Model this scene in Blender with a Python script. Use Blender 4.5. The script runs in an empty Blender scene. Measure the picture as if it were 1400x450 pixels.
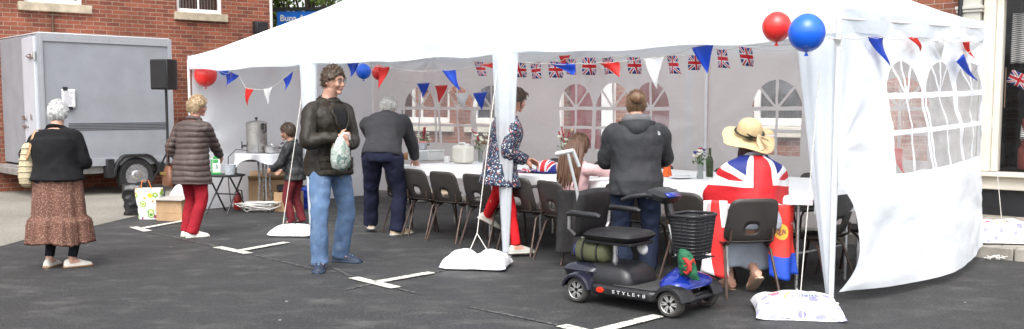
import bpy, math, random
import numpy as np
from mathutils import Vector, Matrix, noise, Quaternion
R = math.radians
V = Vector
random.seed(7)
scene = bpy.context.scene
COL = scene.collection

# ------------------------------------------------------------------ camera geometry
H = 1.45; F = 1300.0; P = R(5); CY = 147 + F*math.tan(P)
cp, sp = math.cos(P), math.sin(P)
U = V((.732, -.681, 0)); W_ = V((.681, .732, 0)); D0 = V((-4.49, 13.30, 0))
TROT = math.atan2(-.681, .732)

def ray(px, py):
    a = (px-700)/F; b = (CY-py)/F
    return V((a, cp+b*sp, -sp+b*cp))
def G(px, py, z=0.0):                      # where a sight line meets a height
    d = ray(px, py); t = (z-H)/d.z
    return V((d.x*t, d.y*t, z))
def AT(px, py, Y):                         # ... or a distance
    d = ray(px, py); t = Y/d.y
    return V((d.x*t, Y, H+d.z*t))
def tp(px, py, yl):                        # ... or a plane parallel to the long side of the tent
    d = ray(px, py); t = (yl + D0.dot(W_))/d.dot(W_)
    X = d*t + V((0, 0, H)); q = X-D0
    return V((q.dot(U), yl, X.z))
def xp(px, py, xl):                        # ... or its short side
    d = ray(px, py); t = (xl + D0.dot(U))/d.dot(U)
    X = d*t + V((0, 0, H)); q = X-D0
    return V((xl, q.dot(W_), X.z))
def TW(x, y, z=0.0):
    return D0 + U*x + W_*y + V((0, 0, z))
def TL(p):
    q = V(p)-D0
    return V((q.dot(U), q.dot(W_), p[2]))

# ------------------------------------------------------------------ node helpers
class X:
    def __init__(s, nt, v): s.nt, s.v = nt, v
    def op(s, o, *a, clamp=False):
        n = s.nt.nodes.new('ShaderNodeMath'); n.operation = o; n.use_clamp = clamp
        for i, q in enumerate((s,)+a):
            q = q.v if isinstance(q, X) else q
            if isinstance(q, (int, float)): n.inputs[i].default_value = q
            else: s.nt.links.new(q, n.inputs[i])
        return X(s.nt, n.outputs[0])
    def __add__(s, o): return s.op('ADD', o)
    def __sub__(s, o): return s.op('SUBTRACT', o)
    def __mul__(s, o): return s.op('MULTIPLY', o)
    def __truediv__(s, o): return s.op('DIVIDE', o)
    def lt(s, o): return s.op('LESS_THAN', o)
    def gt(s, o): return s.op('GREATER_THAN', o)
    def abs(s): return s.op('ABSOLUTE')
    def mx(s, o): return s.op('MAXIMUM', o)
    def mn(s, o): return s.op('MINIMUM', o)
    def fr(s): return s.op('FRACT')
    def sq(s): return s.op('POWER', 2.0)
    def inv(s): return X(s.nt, 1.0).op('SUBTRACT', s)
    def rng(s, a, b, c=0.0, d=1.0):
        n = s.nt.nodes.new('ShaderNodeMapRange'); s.nt.links.new(s.v, n.inputs[0])
        for i, q in enumerate((a, b, c, d)): n.inputs[i+1].default_value = q
        return X(s.nt, n.outputs[0])

def node(nt, t, ins=None, **kw):
    n = nt.nodes.new(t)
    for k, v in kw.items(): setattr(n, k, v)
    for k, v in (ins or {}).items():
        if isinstance(v, X): v = v.v
        if isinstance(v, bpy.types.NodeSocket): nt.links.new(v, n.inputs[k])
        else: n.inputs[k].default_value = v
    return n
def c4(c): return tuple(c)+(1,) if len(c) == 3 else tuple(c)
def mixc(nt, f, a, b):
    n = nt.nodes.new('ShaderNodeMix'); n.data_type = 'RGBA'; n.clamp_factor = True
    for i, q in ((0, f), (6, a), (7, b)):
        if isinstance(q, X): q = q.v
        if isinstance(q, bpy.types.NodeSocket): nt.links.new(q, n.inputs[i])
        elif i == 0: n.inputs[0].default_value = q
        else: n.inputs[i].default_value = c4(q)
    return n.outputs[2]
def new_mat(name):
    m = bpy.data.materials.new(name); m.use_nodes = True
    nt = m.node_tree; nt.nodes.clear()
    return m, nt
def coords(nt, kind='Object'):
    return nt.nodes.new('ShaderNodeTexCoord').outputs[kind]
def sep(nt, sock):
    n = node(nt, 'ShaderNodeSeparateXYZ', {0: sock})
    return X(nt, n.outputs[0]), X(nt, n.outputs[1]), X(nt, n.outputs[2])
def nz(nt, vec, scale, detail=3, rough=.55, out=0):
    return X(nt, node(nt, 'ShaderNodeTexNoise', {'Vector': vec, 'Scale': scale, 'Detail': detail, 'Roughness': rough}).outputs[out])
def stretch(nt, vec, s):
    return node(nt, 'ShaderNodeMapping', {'Vector': vec, 'Scale': s}).outputs[0]
def bump(nt, h, strength=.3, dist=.01):
    return node(nt, 'ShaderNodeBump', {'Height': h, 'Strength': strength, 'Distance': dist}).outputs[0]
def out(nt, sh):
    node(nt, 'ShaderNodeOutputMaterial', {'Surface': sh})
def pbsdf(nt, col, rough=.6, metal=0.0, normal=None, **kw):
    d = {'Base Color': c4(col) if isinstance(col, tuple) else col, 'Roughness': rough, 'Metallic': metal}
    if normal is not None: d['Normal'] = normal
    for k, v in kw.items(): d[k.replace('_', ' ')] = v
    return node(nt, 'ShaderNodeBsdfPrincipled', d).outputs[0]

MATS = {}
def M(name, col=(.5, .5, .5), rough=.6, var=.18, scale=9, b=.0, bscale=60, metal=0.0, bst=None, **kw):
    """plain material with uneven colour, uneven gloss and an optional fine bump"""
    if name in MATS: return MATS[name]
    m, nt = new_mat(name)
    co = coords(nt)
    n = nz(nt, co, scale, 4)
    lo = tuple(max(0, q*(1-var)) for q in col); hi = tuple(min(1, q*(1+var)) for q in col)
    cc = mixc(nt, n.rng(.3, .7), lo, hi)
    nr = nz(nt, co, scale*2.3, 3).rng(.3, .7, max(.02, rough-.08), min(1, rough+.08))
    nm = None
    if b:
        v = stretch(nt, co, bst) if bst else co
        nm = bump(nt, nz(nt, v, bscale, 3), b, .01)
    out(nt, pbsdf(nt, cc, nr, metal, nm, **kw))
    MATS[name] = m
    return m

# ------------------------------------------------------------------ mesh builder
def frame_from(d, up=V((0, 0, 1))):
    d = d.normalized()
    if abs(d.dot(up)) > .97: up = V((0, 1, 0))
    x = d.cross(up).normalized(); y = x.cross(d).normalized()
    return x, y, d
class MB:
    def __init__(s): s.v, s.f, s.mi, s.uv = [], [], [], {}
    def add(s, vs, fs, m=0, uvs=None):
        o = len(s.v); s.v += [V(q) for q in vs]
        for k, f in enumerate(fs):
            if uvs: s.uv[len(s.f)] = [uvs[i] for i in f]
            s.f.append(tuple(i+o for i in f)); s.mi.append(m)
        return s
    def box(s, c, size, rot=None, m=0):
        a, b, d = (q/2 for q in size); c = V(c)
        vs = [V((x, y, z)) for x in (-a, a) for y in (-b, b) for z in (-d, d)]
        if rot is not None: vs = [rot @ q for q in vs]
        return s.add([q+c for q in vs], [(0, 1, 3, 2), (4, 6, 7, 5), (0, 4, 5, 1), (2, 3, 7, 6), (0, 2, 6, 4), (1, 5, 7, 3)], m)
    def bx(s, x0, x1, y0, y1, z0, z1, m=0):
        return s.box(((x0+x1)/2, (y0+y1)/2, (z0+z1)/2), (abs(x1-x0), abs(y1-y0), abs(z1-z0)), None, m)
    def rings(s, rings, cap=True, m=0, closed=False):
        n = len(rings[0]); o = len(s.v)
        for r in rings: s.v += [V(q) for q in r]
        k = len(rings)
        for i in range(k if closed else k-1):
            i2 = (i+1) % k
            for j in range(n):
                j2 = (j+1) % n
                s.f.append((o+i*n+j, o+i*n+j2, o+i2*n+j2, o+i2*n+j)); s.mi.append(m)
        if cap and not closed:
            s.f.append(tuple(o+j for j in range(n))[::-1]); s.mi.append(m)
            s.f.append(tuple(o+(k-1)*n+j for j in range(n))); s.mi.append(m)
        return s
    def tube(s, pts, r, n=10, m=0, cap=True, closed=False, up=V((0, 0, 1))):
        pts = [V(p) for p in pts]; k = len(pts)
        if not isinstance(r, (list, tuple)): r = [r]*k
        rs = []; px = None
        for i, p in enumerate(pts):
            if closed: d = pts[(i+1) % k]-pts[i-1]
            else: d = pts[min(i+1, k-1)]-pts[max(i-1, 0)]
            d.normalize()
            if px is None: x, y, _ = frame_from(d, up)
            else:
                x = (px-d*px.dot(d)).normalized(); y = d.cross(x)*-1
                y = x.cross(d)
            px = x
            ra, rb = r[i] if isinstance(r[i], (list, tuple)) else (r[i], r[i])
            rs.append([p+x*ra*math.cos(2*math.pi*j/n)+y*rb*math.sin(2*math.pi*j/n) for j in range(n)])
        return s.rings(rs, cap, m, closed)
    def cyl(s, p0, p1, r, r1=None, n=14, m=0): return s.tube([p0, p1], [r, r if r1 is None else r1], n, m)
    def lathe(s, prof, c=(0, 0, 0), n=24, m=0, mat=None, cap=True):
        c = V(c); rs = []
        for r, z in prof:
            ring = [V((r*math.cos(2*math.pi*j/n), r*math.sin(2*math.pi*j/n), z)) for j in range(n)]
            rs.append([(mat @ q if mat is not None else q)+c for q in ring])
        return s.rings(rs, cap, m)
    def ball(s, c, r, n=14, m=0, rot=None):
        if not isinstance(r, (list, tuple)): r = (r, r, r)
        c = V(c); k = max(6, n//2); vs = [V((0, 0, r[2]))]; fs = []
        for i in range(1, k):
            a = math.pi*i/k
            for j in range(n):
                t = 2*math.pi*j/n
                vs.append(V((r[0]*math.sin(a)*math.cos(t), r[1]*math.sin(a)*math.sin(t), r[2]*math.cos(a))))
        vs.append(V((0, 0, -r[2])))
        for j in range(n): fs.append((0, 1+j, 1+(j+1) % n))
        for i in range(k-2):
            for j in range(n):
                a = 1+i*n+j; b = 1+i*n+(j+1) % n
                fs.append((a, a+n, b+n, b))
        L = len(vs)-1; o = 1+(k-2)*n
        for j in range(n): fs.append((o+j, L, o+(j+1) % n))
        if rot is not None: vs = [rot @ q for q in vs]
        return s.add([q+c for q in vs], fs, m)
    def grid(s, fn, nu, nv, m=0, uv=True):
        vs, us = [], []
        for j in range(nv+1):
            for i in range(nu+1):
                a, b = i/nu, j/nv
                vs.append(fn(a, b)); us.append((a, b))
        fs = [(j*(nu+1)+i, j*(nu+1)+i+1, (j+1)*(nu+1)+i+1, (j+1)*(nu+1)+i) for j in range(nv) for i in range(nu)]
        return s.add(vs, fs, m, us if uv else None)
    def prism(s, poly, depth, mat=None, m=0):
        """polygon in local xy, thickness along z"""
        n = len(poly); vs = [V((x, y, 0)) for x, y in poly]+[V((x, y, depth)) for x, y in poly]
        if mat is not None: vs = [mat @ q for q in vs]
        fs = [tuple(range(n))[::-1], tuple(range(n, 2*n))]+[(i, (i+1) % n, n+(i+1) % n, n+i) for i in range(n)]
        return s.add(vs, fs, m)
    def mesh(s, name):
        me = bpy.data.meshes.new(name)
        me.from_pydata([tuple(q) for q in s.v], [], s.f); me.update()
        me.polygons.foreach_set('material_index', s.mi)
        if s.uv:
            ul = me.uv_layers.new(name='UVMap')
            for p in me.polygons:
                u = s.uv.get(p.index)
                if u:
                    for k, li in enumerate(p.loop_indices): ul.data[li].uv = u[k]
        return me
    def build(s, name, mats, parent=None, ang=40, bevel=0, sub=0, solid=0, fix=True):
        me = s.mesh(name)
        if fix:
            import bmesh
            bm = bmesh.new(); bm.from_mesh(me); bmesh.ops.recalc_face_normals(bm, faces=bm.faces); bm.to_mesh(me); bm.free()
        return link(name, me, mats, parent, ang, bevel, sub, solid)
def link(name, me, mats, parent=None, ang=40, bevel=0, sub=0, solid=0):
    o = bpy.data.objects.new(name, me); COL.objects.link(o)
    for q in (mats if isinstance(mats, (list, tuple)) else [mats]): me.materials.append(q)
    me.shade_smooth()
    if ang < 179: me.set_sharp_from_angle(angle=R(ang))
    if solid:
        q = o.modifiers.new('thickness', 'SOLIDIFY'); q.thickness = solid; q.offset = 0
    if bevel:
        q = o.modifiers.new('edges', 'BEVEL'); q.width = bevel; q.segments = 2; q.limit_method = 'ANGLE'; q.angle_limit = R(35)
    if sub:
        q = o.modifiers.new('smooth', 'SUBSURF'); q.levels = sub; q.render_levels = sub
    if parent is not None: o.parent = parent
    return o
def tag(o, label, cat, group=None, kind=None):
    if label: o['label'] = label
    if cat: o['category'] = cat
    if group: o['group'] = group
    if kind: o['kind'] = kind
    return o
def E(name, loc, rot=0.0, label=None, cat=None, group=None):
    o = bpy.data.objects.new(name, None); COL.objects.link(o)
    o.location = loc; o.rotation_euler = (0, 0, rot); o.empty_display_size = .1
    return tag(o, label, cat, group)
def dup(o, parent=None):
    c = o.copy(); COL.objects.link(c); c.parent = parent
    for ch in list(o.children): dup(ch, c)
    return c
def remesh(mb, voxel, smooth=3, fac=.5):
    me = mb.mesh('tmp'); o = bpy.data.objects.new('tmp', me); COL.objects.link(o)
    q = o.modifiers.new('r', 'REMESH'); q.mode = 'VOXEL'; q.voxel_size = voxel
    if smooth:
        q = o.modifiers.new('s', 'SMOOTH'); q.iterations = smooth; q.factor = fac
    dg = bpy.context.evaluated_depsgraph_get(); dg.update()
    r = bpy.data.meshes.new_from_object(o.evaluated_get(dg), depsgraph=dg)
    bpy.data.objects.remove(o); bpy.data.meshes.remove(me)
    return r
def displace(me, fn):
    """move each vertex along its normal by fn(co)"""
    ns = [v.normal.copy() for v in me.vertices]
    for v, n in zip(me.vertices, ns): v.co += n*fn(v.co, n)
    me.update()
def text_mesh(s, size, depth=.004, font_bold=False):
    cu = bpy.data.curves.new('t', 'FONT'); cu.body = s; cu.size = size; cu.extrude = depth; cu.align_x = 'CENTER'; cu.align_y = 'CENTER'
    if font_bold: cu.offset = size*.018
    o = bpy.data.objects.new('t', cu); COL.objects.link(o)
    dg = bpy.context.evaluated_depsgraph_get(); dg.update()
    me = bpy.data.meshes.new_from_object(o.evaluated_get(dg), depsgraph=dg)
    bpy.data.objects.remove(o); bpy.data.curves.remove(cu)
    me.materials.clear()
    return me
def poly_sheet(name, pts, z, m, parent=None):
    return MB().add([(p[0], p[1], z) for p in pts], [tuple(range(len(pts)))]).build(name, m, parent)

# ------------------------------------------------------------------ world, sun, camera
scene.world = bpy.data.worlds.new('World'); scene.world.use_nodes = True
wn = scene.world.node_tree; wn.nodes.clear()
SUN_EL, SUN_AZ = R(55), R(190)       # bright overcast, light from above and behind the camera
sky = node(wn, 'ShaderNodeTexSky', sky_type='NISHITA', sun_disc=False, sun_elevation=SUN_EL, sun_rotation=SUN_AZ, dust_density=4.0, ozone_density=1.0, air_density=1.0)
hs = node(wn, 'ShaderNodeHueSaturation', {'Saturation': .22, 'Value': 1.0, 'Color': sky.outputs[0]})
bg = node(wn, 'ShaderNodeBackground', {'Color': hs.outputs[0], 'Strength': .15})
node(wn, 'ShaderNodeOutputWorld', {'Surface': bg.outputs[0]})
sl = bpy.data.lights.new('sun', 'SUN'); sl.energy = .65; sl.angle = R(50); sl.color = (1, .98, .955)
so = bpy.data.objects.new('sun', sl); COL.objects.link(so)
sd = V((math.sin(SUN_AZ)*math.cos(SUN_EL), math.cos(SUN_AZ)*math.cos(SUN_EL), math.sin(SUN_EL)))
so.rotation_euler = sd.to_track_quat('Z', 'Y').to_euler()
cam = bpy.data.cameras.new('camera'); co_ = bpy.data.objects.new('camera', cam); COL.objects.link(co_)
co_.location = (0, 0, H); co_.rotation_euler = (R(90)-P, 0, 0)
cam.sensor_width = 36; cam.lens = 36*F/1400; cam.shift_y = (CY-225)/1400; cam.clip_end = 500
scene.camera = co_
scene.view_settings.view_transform = 'Standard'; scene.view_settings.look = 'None'
scene.view_settings.exposure = 1.36; scene.view_settings.gamma = 1
scene.render.engine = 'CYCLES'
scene.cycles.max_bounces = 10; scene.cycles.transparent_max_bounces = 16; scene.cycles.transmission_bounces = 6
scene.cycles.use_denoising = True
scene.cycles.caustics_reflective = False; scene.cycles.caustics_refractive = False

# ------------------------------------------------------------------ shared materials
def brick_mat(name, c1, c2, mortar):
    m, nt = new_mat(name); co = coords(nt); x, y, z = sep(nt, co)
    v = node(nt, 'ShaderNodeCombineXYZ', {0: x+y, 1: z, 2: 0.0}).outputs[0]
    wob = node(nt, 'ShaderNodeTexNoise', {'Vector': v, 'Scale': 14.0, 'Detail': 2.0})
    vv = node(nt, 'ShaderNodeVectorMath', {0: v, 1: node(nt, 'ShaderNodeVectorMath', {0: wob.outputs[1], 3: .008}, operation='SCALE').outputs[0]}, operation='ADD').outputs[0]
    bk = node(nt, 'ShaderNodeTexBrick', {'Vector': vv, 'Color1': c4(c1), 'Color2': c4(c2), 'Mortar': c4(mortar), 'Scale': 1.0, 'Mortar Size': .0065, 'Mortar Smooth': .25, 'Bias': -.1, 'Brick Width': .225, 'Row Height': .075})
    n1 = nz(nt, v, 1.3, 6, .65).rng(.3, .72, .55, 1.28); n2 = nz(nt, v, 26, 3).rng(.25, .75, .8, 1.15)
    k = n1*n2
    cc = node(nt, 'ShaderNodeVectorMath', {0: bk.outputs[0], 3: k}, operation='SCALE').outputs[0]
    h = X(nt, bk.outputs[1]).inv() + nz(nt, v, 60, 3)*.35
    out(nt, pbsdf(nt, cc, .85, 0, bump(nt, h, .6, .008)))
    return m
BRICK = brick_mat('old red brick', (.28, .082, .043), (.14, .038, .023), (.30, .21, .155))
BRICK2 = brick_mat('orange red brick', (.30, .10, .055), (.20, .07, .045), (.34, .27, .21))
STONE = M('weathered sill stone', (.40, .34, .25), .85, .25, 7, .3, 40)
WPAINT = M('white gloss paint', (.74, .74, .72), .35, .06, 5)
CREAM = M('cream painted timber', (.66, .62, .54), .4, .08, 4)
DKPAINT = M('black plinth paint', (.012, .013, .016), .45, .3, 6)
ASPH_SCUFF = None
def asphalt():
    m, nt = new_mat('dark new asphalt'); co = coords(nt)
    grain = nz(nt, co, 105, 3, .75); g2 = nz(nt, co, 48, 4, .7)
    big = nz(nt, co, .55, 4).rng(.3, .7)
    mid = nz(nt, co, 3.2, 5).rng(.35, .7)
    base = mixc(nt, big, (.0115, .012, .0128), (.0185, .019, .0202))
    base = mixc(nt, grain.rng(.50, .68)*.75, base, (.12, .12, .118))
    base = mixc(nt, nz(nt, co, 46, 3, .6).rng(.56, .68)*.5, base, (.14, .137, .13))
    base = mixc(nt, g2.rng(.5, .35)*.7, base, (.007, .007, .008))
    # dusty scuffs, long and faint
    sc = nz(nt, stretch(nt, co, (1.5, 2.6, 1)), 1.5, 7, .68)
    scm = sc.rng(.48, .72)*mid*.60
    base = mixc(nt, scm*grain.rng(.3, .6, .4, 1.0), base, (.20, .195, .18))
    spk = node(nt, 'ShaderNodeTexVoronoi', {'Vector': co, 'Scale': 3.2}); base = mixc(nt, X(nt, spk.outputs[0]).lt(.035)*sep(nt, spk.outputs[1])[0].gt(.55), base, (.42, .41, .38))
    base = mixc(nt, nz(nt, co, .9, 4).rng(.52, .68)*.25, base, (.010, .0105, .0115))
    rr = nz(nt, co, 1.4, 3).rng(.3, .7, .62, .86)
    out(nt, pbsdf(nt, base, rr, 0, bump(nt, grain*.7+g2*.6, .55, .006)))
    return m
def oldroad():
    m, nt = new_mat('old gravelly road'); co = coords(nt)
    g = nz(nt, co, 95, 2); s = nz(nt, co, 28, 3)
    base = mixc(nt, nz(nt, co, .9, 5).rng(.3, .7), (.17, .155, .13), (.25, .235, .20))
    base = mixc(nt, g.rng(.5, .75)*.6, base, (.42, .40, .36))
    base = mixc(nt, s.rng(.5, .3)*.55, base, (.07, .065, .055))
    out(nt, pbsdf(nt, base, .9, 0, bump(nt, g+s*.6, .6, .008)))
    return m
def roadpaint():
    m, nt = new_mat('worn white road paint'); co = coords(nt)
    wear = nz(nt, co, 34, 6, .75).rng(.40, .50)
    base = mixc(nt, nz(nt, co, 6, 3), (.60, .58, .50), (.74, .72, .64))
    base = mixc(nt, wear, (.07, .07, .068), base)
    out(nt, pbsdf(nt, base, .75, 0, bump(nt, nz(nt, co, 160, 2), .4, .004)))
    return m
def faintpaint():
    m, nt = new_mat('almost worn away road paint'); co = coords(nt)
    wear = nz(nt, co, 30, 5, .75).rng(.48, .68)*.5
    base = mixc(nt, wear, (.026, .027, .028), (.42, .41, .38))
    out(nt, pbsdf(nt, base, .8, 0, bump(nt, nz(nt, co, 160, 2), .4, .004)))
    return m

def glass_pane(name, tint=.9, gloss=.12, haze=0.0):
    m, nt = new_mat(name)
    t = node(nt, 'ShaderNodeBsdfTransparent', {0: (tint, tint, tint, 1)}).outputs[0]
    g = node(nt, 'ShaderNodeBsdfGlossy', {0: (1, 1, 1, 1), 'Roughness': .04}).outputs[0]
    fr = node(nt, 'ShaderNodeFresnel', {'IOR': 1.45}).outputs[0]
    mx = node(nt, 'ShaderNodeMixShader', {0: X(nt, fr)*1.0+gloss*.3, 1: t, 2: g}).outputs[0]
    if haze:
        d = node(nt, 'ShaderNodeBsdfDiffuse', {0: (.8, .8, .8, 1)}).outputs[0]
        mx = node(nt, 'ShaderNodeMixShader', {0: haze, 1: mx, 2: d}).outputs[0]
    out(nt, mx); return m
GLASS = glass_pane('window glass', .75, .3)
# ================================================================== SETTING: ground
g = MB().add([(-160, -60, 0), (160, -60, 0), (160, 220, 0), (-160, 220, 0)], [(0, 1, 2, 3)])
tag(g.build('asphalt_ground', asphalt()), None, None, kind='structure')
OR = oldroad()
edge = [G(0, 338), G(60, 322), G(120, 311), G(180, 298), G(205, 291)]
edge = [V((p.x+random.uniform(-.04, .04), p.y, 0)) for p in edge]
pts = [(-60, edge[0].y-6), (edge[0].x-.9, edge[0].y-6)]+[(p.x, p.y) for p in edge]+[(-4.75, 15.5), (-4.6, 19), (-60, 19)]
tag(poly_sheet('old_road', pts, .004, OR), None, None, kind='structure')
RP, FP = roadpaint(), faintpaint()
def stripe(mb, a, b, w, z):
    a, b = G(*a), G(*b); d = (b-a).normalized(); n = V((-d.y, d.x, 0))*w/2
    k = 8; vs = []
    for i in range(k+1):
        p = a.lerp(b, i/k)
        vs += [p+n*(1+random.uniform(-.05, .05)), p-n*(1+random.uniform(-.05, .05))]
    mb.add([(q.x, q.y, z) for q in vs], [(2*i, 2*i+1, 2*i+3, 2*i+2) for i in range(k)])
for bar, stem in (((182, 311), (203, 317)), ((193, 313.5), (262, 301))), (((297, 338.5), (340, 347.5)), ((327, 344), (392, 332.5))), \
        (((483, 380.5), (542, 394.5)), ((516, 387), (590, 374))), (((768, 446), (826, 461)), ((818, 454.5), (900, 433.5))):
    mb = MB(); stripe(mb, *bar, .105, .008); stripe(mb, *stem, .10, .012)
    tag(mb.build('bay_marking', RP), None, None, kind='structure')
mb = MB()
for a, b in (((455, 366), (480, 379)), ((545, 395.5), (575, 403)), ((640, 420), (770, 446.5)), ((592, 373), (625, 367)), ((345, 348.5), (445, 372)), ((205, 318), (292, 337)), ((472, 397), (508, 389))):
    stripe(mb, a, b, .038, .0055)
tag(mb.build('worn_line', FP), None, None, kind='structure')
# pavement with kerb along the shops
def tl_box(mb, x0, x1, y0, y1, z0, z1, m=0): mb.bx(x0, x1, y0, y1, z0, z1, m)
ground_rot = TROT
KERB = M('kerb concrete', (.30, .28, .24), .85, .25, 5, .4, 50)
def slabs():
    m, nt = new_mat('pavement slabs'); co = coords(nt)
    bk = node(nt, 'ShaderNodeTexBrick', {'Vector': co, 'Color1': (.34, .31, .26, 1), 'Color2': (.27, .25, .21, 1), 'Mortar': (.10, .09, .08, 1), 'Scale': 1.0, 'Mortar Size': .008, 'Brick Width': .6, 'Row Height': .45})
    k = nz(nt, co, 2.2, 5).rng(.3, .7, .75, 1.15)*nz(nt, co, 60, 2).rng(.3, .7, .85, 1.1)
    out(nt, pbsdf(nt, node(nt, 'ShaderNodeVectorMath', {0: bk.outputs[0], 3: k}, operation='SCALE').outputs[0], .85, 0, bump(nt, X(nt, bk.outputs[1]).inv(), .5, .006)))
    return m
pv = MB().bx(.6, 30, 3.24, 6.4, -.05, .118).build('pavement', slabs()); pv.location = D0; pv.rotation_euler = (0, 0, TROT); tag(pv, None, None, kind='structure')
kb = MB(); x = .6; k = 0
while x < 30:
    kb.bx(x, x+.905, 3.10+random.uniform(-.003, .003), 3.238, -.05, .12+random.uniform(-.004, .004)); x += .915
kb = kb.build('kerb', KERB, bevel=.012); kb.location = D0; kb.rotation_euler = (0, 0, TROT); tag(kb, None, None, kind='structure')

# ================================================================== left brick building
BX, BY = V((.782, .623, 0)), V((-.623, .782, 0))
B0 = V((-8.6, 16.5, 0))
b1 = E('brick_building', B0, math.atan2(.623, .782), 'red brick house with stone window sills behind the grey trailer', 'building')
def wall_with_holes(x0, x1, z0, z1, holes, y0=0.0, th=.3):
    """front face at y0, holes = (xa, xb, za, zb); reveals are closed by the wall's thickness"""
    mb = MB(); xs = sorted({x0, x1}.union(*[{h[0], h[1]} for h in holes])) if holes else [x0, x1]
    zs = sorted({z0, z1}.union(*[{h[2], h[3]} for h in holes])) if holes else [z0, z1]
    for i in range(len(xs)-1):
        for j in range(len(zs)-1):
            cx, cz = (xs[i]+xs[i+1])/2, (zs[j]+zs[j+1])/2
            if any(h[0] < cx < h[1] and h[2] < cz < h[3] for h in holes): continue
            for yy, fl in ((y0, 0), (y0+th, 1)):
                q = [(xs[i], yy, zs[j]), (xs[i+1], yy, zs[j]), (xs[i+1], yy, zs[j+1]), (xs[i], yy, zs[j+1])]
                mb.add(q if not fl else q[::-1], [(0, 1, 2, 3)])
    for h in list(holes)+[(x0, x1, z0, z1)]:
        a, b, c, d = h
        for p, q in (((a, c), (b, c)), ((b, c), (b, d)), ((b, d), (a, d)), ((a, d), (a, c))):
            mb.add([(p[0], y0, p[1]), (q[0], y0, q[1]), (q[0], y0+th, q[1]), (p[0], y0+th, p[1])], [(0, 1, 2, 3)])
    return mb
BL = M('vertical blind fabric', (.62, .63, .60), .8, .08, 3)
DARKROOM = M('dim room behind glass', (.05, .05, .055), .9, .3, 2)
def sash(parent, x0, x1, z0, z1, y=.08, mull=(), trans=(), fr=.07, back='dark', name='window', pane=None):
    """a window: frame with pane, mullions; parts of the building, its frame the part and the pane a sub-part"""
    f = MB(); d = .06
    f.bx(x0, x0+fr, y, y+d, z0, z1); f.bx(x1-fr, x1, y, y+d, z0, z1)
    f.bx(x0+fr, x1-fr, y, y+d, z0, z0+fr*1.15); f.bx(x0+fr, x1-fr, y, y+d, z1-fr, z1)
    for m_ in mull: f.bx(m_-.018, m_+.018, y+.012, y+.048, z0+fr*1.15, z1-fr)
    for t in trans: f.bx(x0+fr, x1-fr, y+.01, y+.05, t-.02, t+.02)
    w = f.build(name, WPAINT, parent, bevel=.006)
    MB().add([(x0+fr-.01, y+.03, z0+fr), (x1-fr+.01, y+.03, z0+fr), (x1-fr+.01, y+.03, z1-fr+.01), (x0+fr-.01, y+.03, z1-fr+.01)], [(0, 1, 2, 3)]).build('pane', pane or GLASS, w)
    return w
SZ = 3.12
holes = [(.22, 1.18, SZ+.15, SZ+1.75), (2.86, 3.76, SZ+.15-.01, SZ+1.75)]
wall_with_holes(-7, 4.79, -.1, 7.0, holes).build('wall', BRICK, b1)
for (a, b, c, d), nm in zip(holes, range(2)):
    w = sash(b1, a, b, c, d, .07, mull=() if nm == 0 else ((a+b)/2+.0,), trans=(c+.82,))
    ex = (.1, .14) if nm == 0 else (.06, .08)
    sil = MB()
    xs = np.linspace(a-ex[0], b+ex[1], 9)
    sil.bx(a-ex[0], b+ex[1], -.075, .06, c-.15, c-.002)
    sil.build('sill', STONE, w, bevel=.012)
    bl = MB(); n = 13 if nm == 1 else 3
    if nm == 1:
        for i in range(n):
            xx = a+.09+(b-a-.18)*i/(n-1)
            bl.box((xx, .24, (c+d)/2), (.045, .004, d-c-.1), Matrix.Rotation(R(38), 3, 'Z'))
    else:
        bl.bx(a+.08, b-.08, .24, .246, c+.05, d-.05)
    bl.build('blind', BL, w)
MB().bx(-7, 4.7, 2.4, 2.5, -.1, 7).build('rear_wall', BRICK, b1)
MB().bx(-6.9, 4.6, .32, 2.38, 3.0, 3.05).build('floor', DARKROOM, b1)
MB().bx(4.49, 4.788, .3, 2.5, -.1, 7).build('side_wall', BRICK, b1)
mb = MB(); mb.cyl((.66, -.03, SZ-.02), (.66, -.03, SZ-.35), .018); mb.cyl((.60, -.03, SZ-.05), (.8, -.03, SZ-.05), .02); mb.box((.66, -.02, SZ-.36), (.05, .04, .05))
mb.build('wall_bracket', M('rusty iron', (.10, .055, .035), .8, .4, 20), b1, bevel=.003)
mb = MB(); mb.cyl((4.74, -.06, 0), (4.74, -.06, 7), .03); 
for z in (1.2, 3.0, 4.8): mb.box((4.74, -.04, z), (.09, .07, .05))
mb.build('downpipe', M('white pipe', (.72, .70, .66), .4, .1, 4), b1)
mb = MB(); mb.bx(4.36, 4.62, -.17, -.002, 2.92, 3.16); mb.bx(4.38, 4.60, -.19, -.17, 2.94, 3.14)
mb.build('alarm_box', M('black box plastic', (.012, .013, .016), .5, .2, 8), b1, bevel=.012)
RB = M('slate roof', (.07, .072, .08), .7, .3, 6)
MB().add([(-7.2, -.3, 6.95), (5.0, -.3, 6.95), (5.0, 1.3, 8.4), (-7.2, 1.3, 8.4), (5.0, 2.8, 6.95), (-7.2, 2.8, 6.95)], [(0, 1, 2, 3), (3, 2, 4, 5), (0, 3, 5), (1, 4, 2)]).build('roof', RB, b1)

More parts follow.
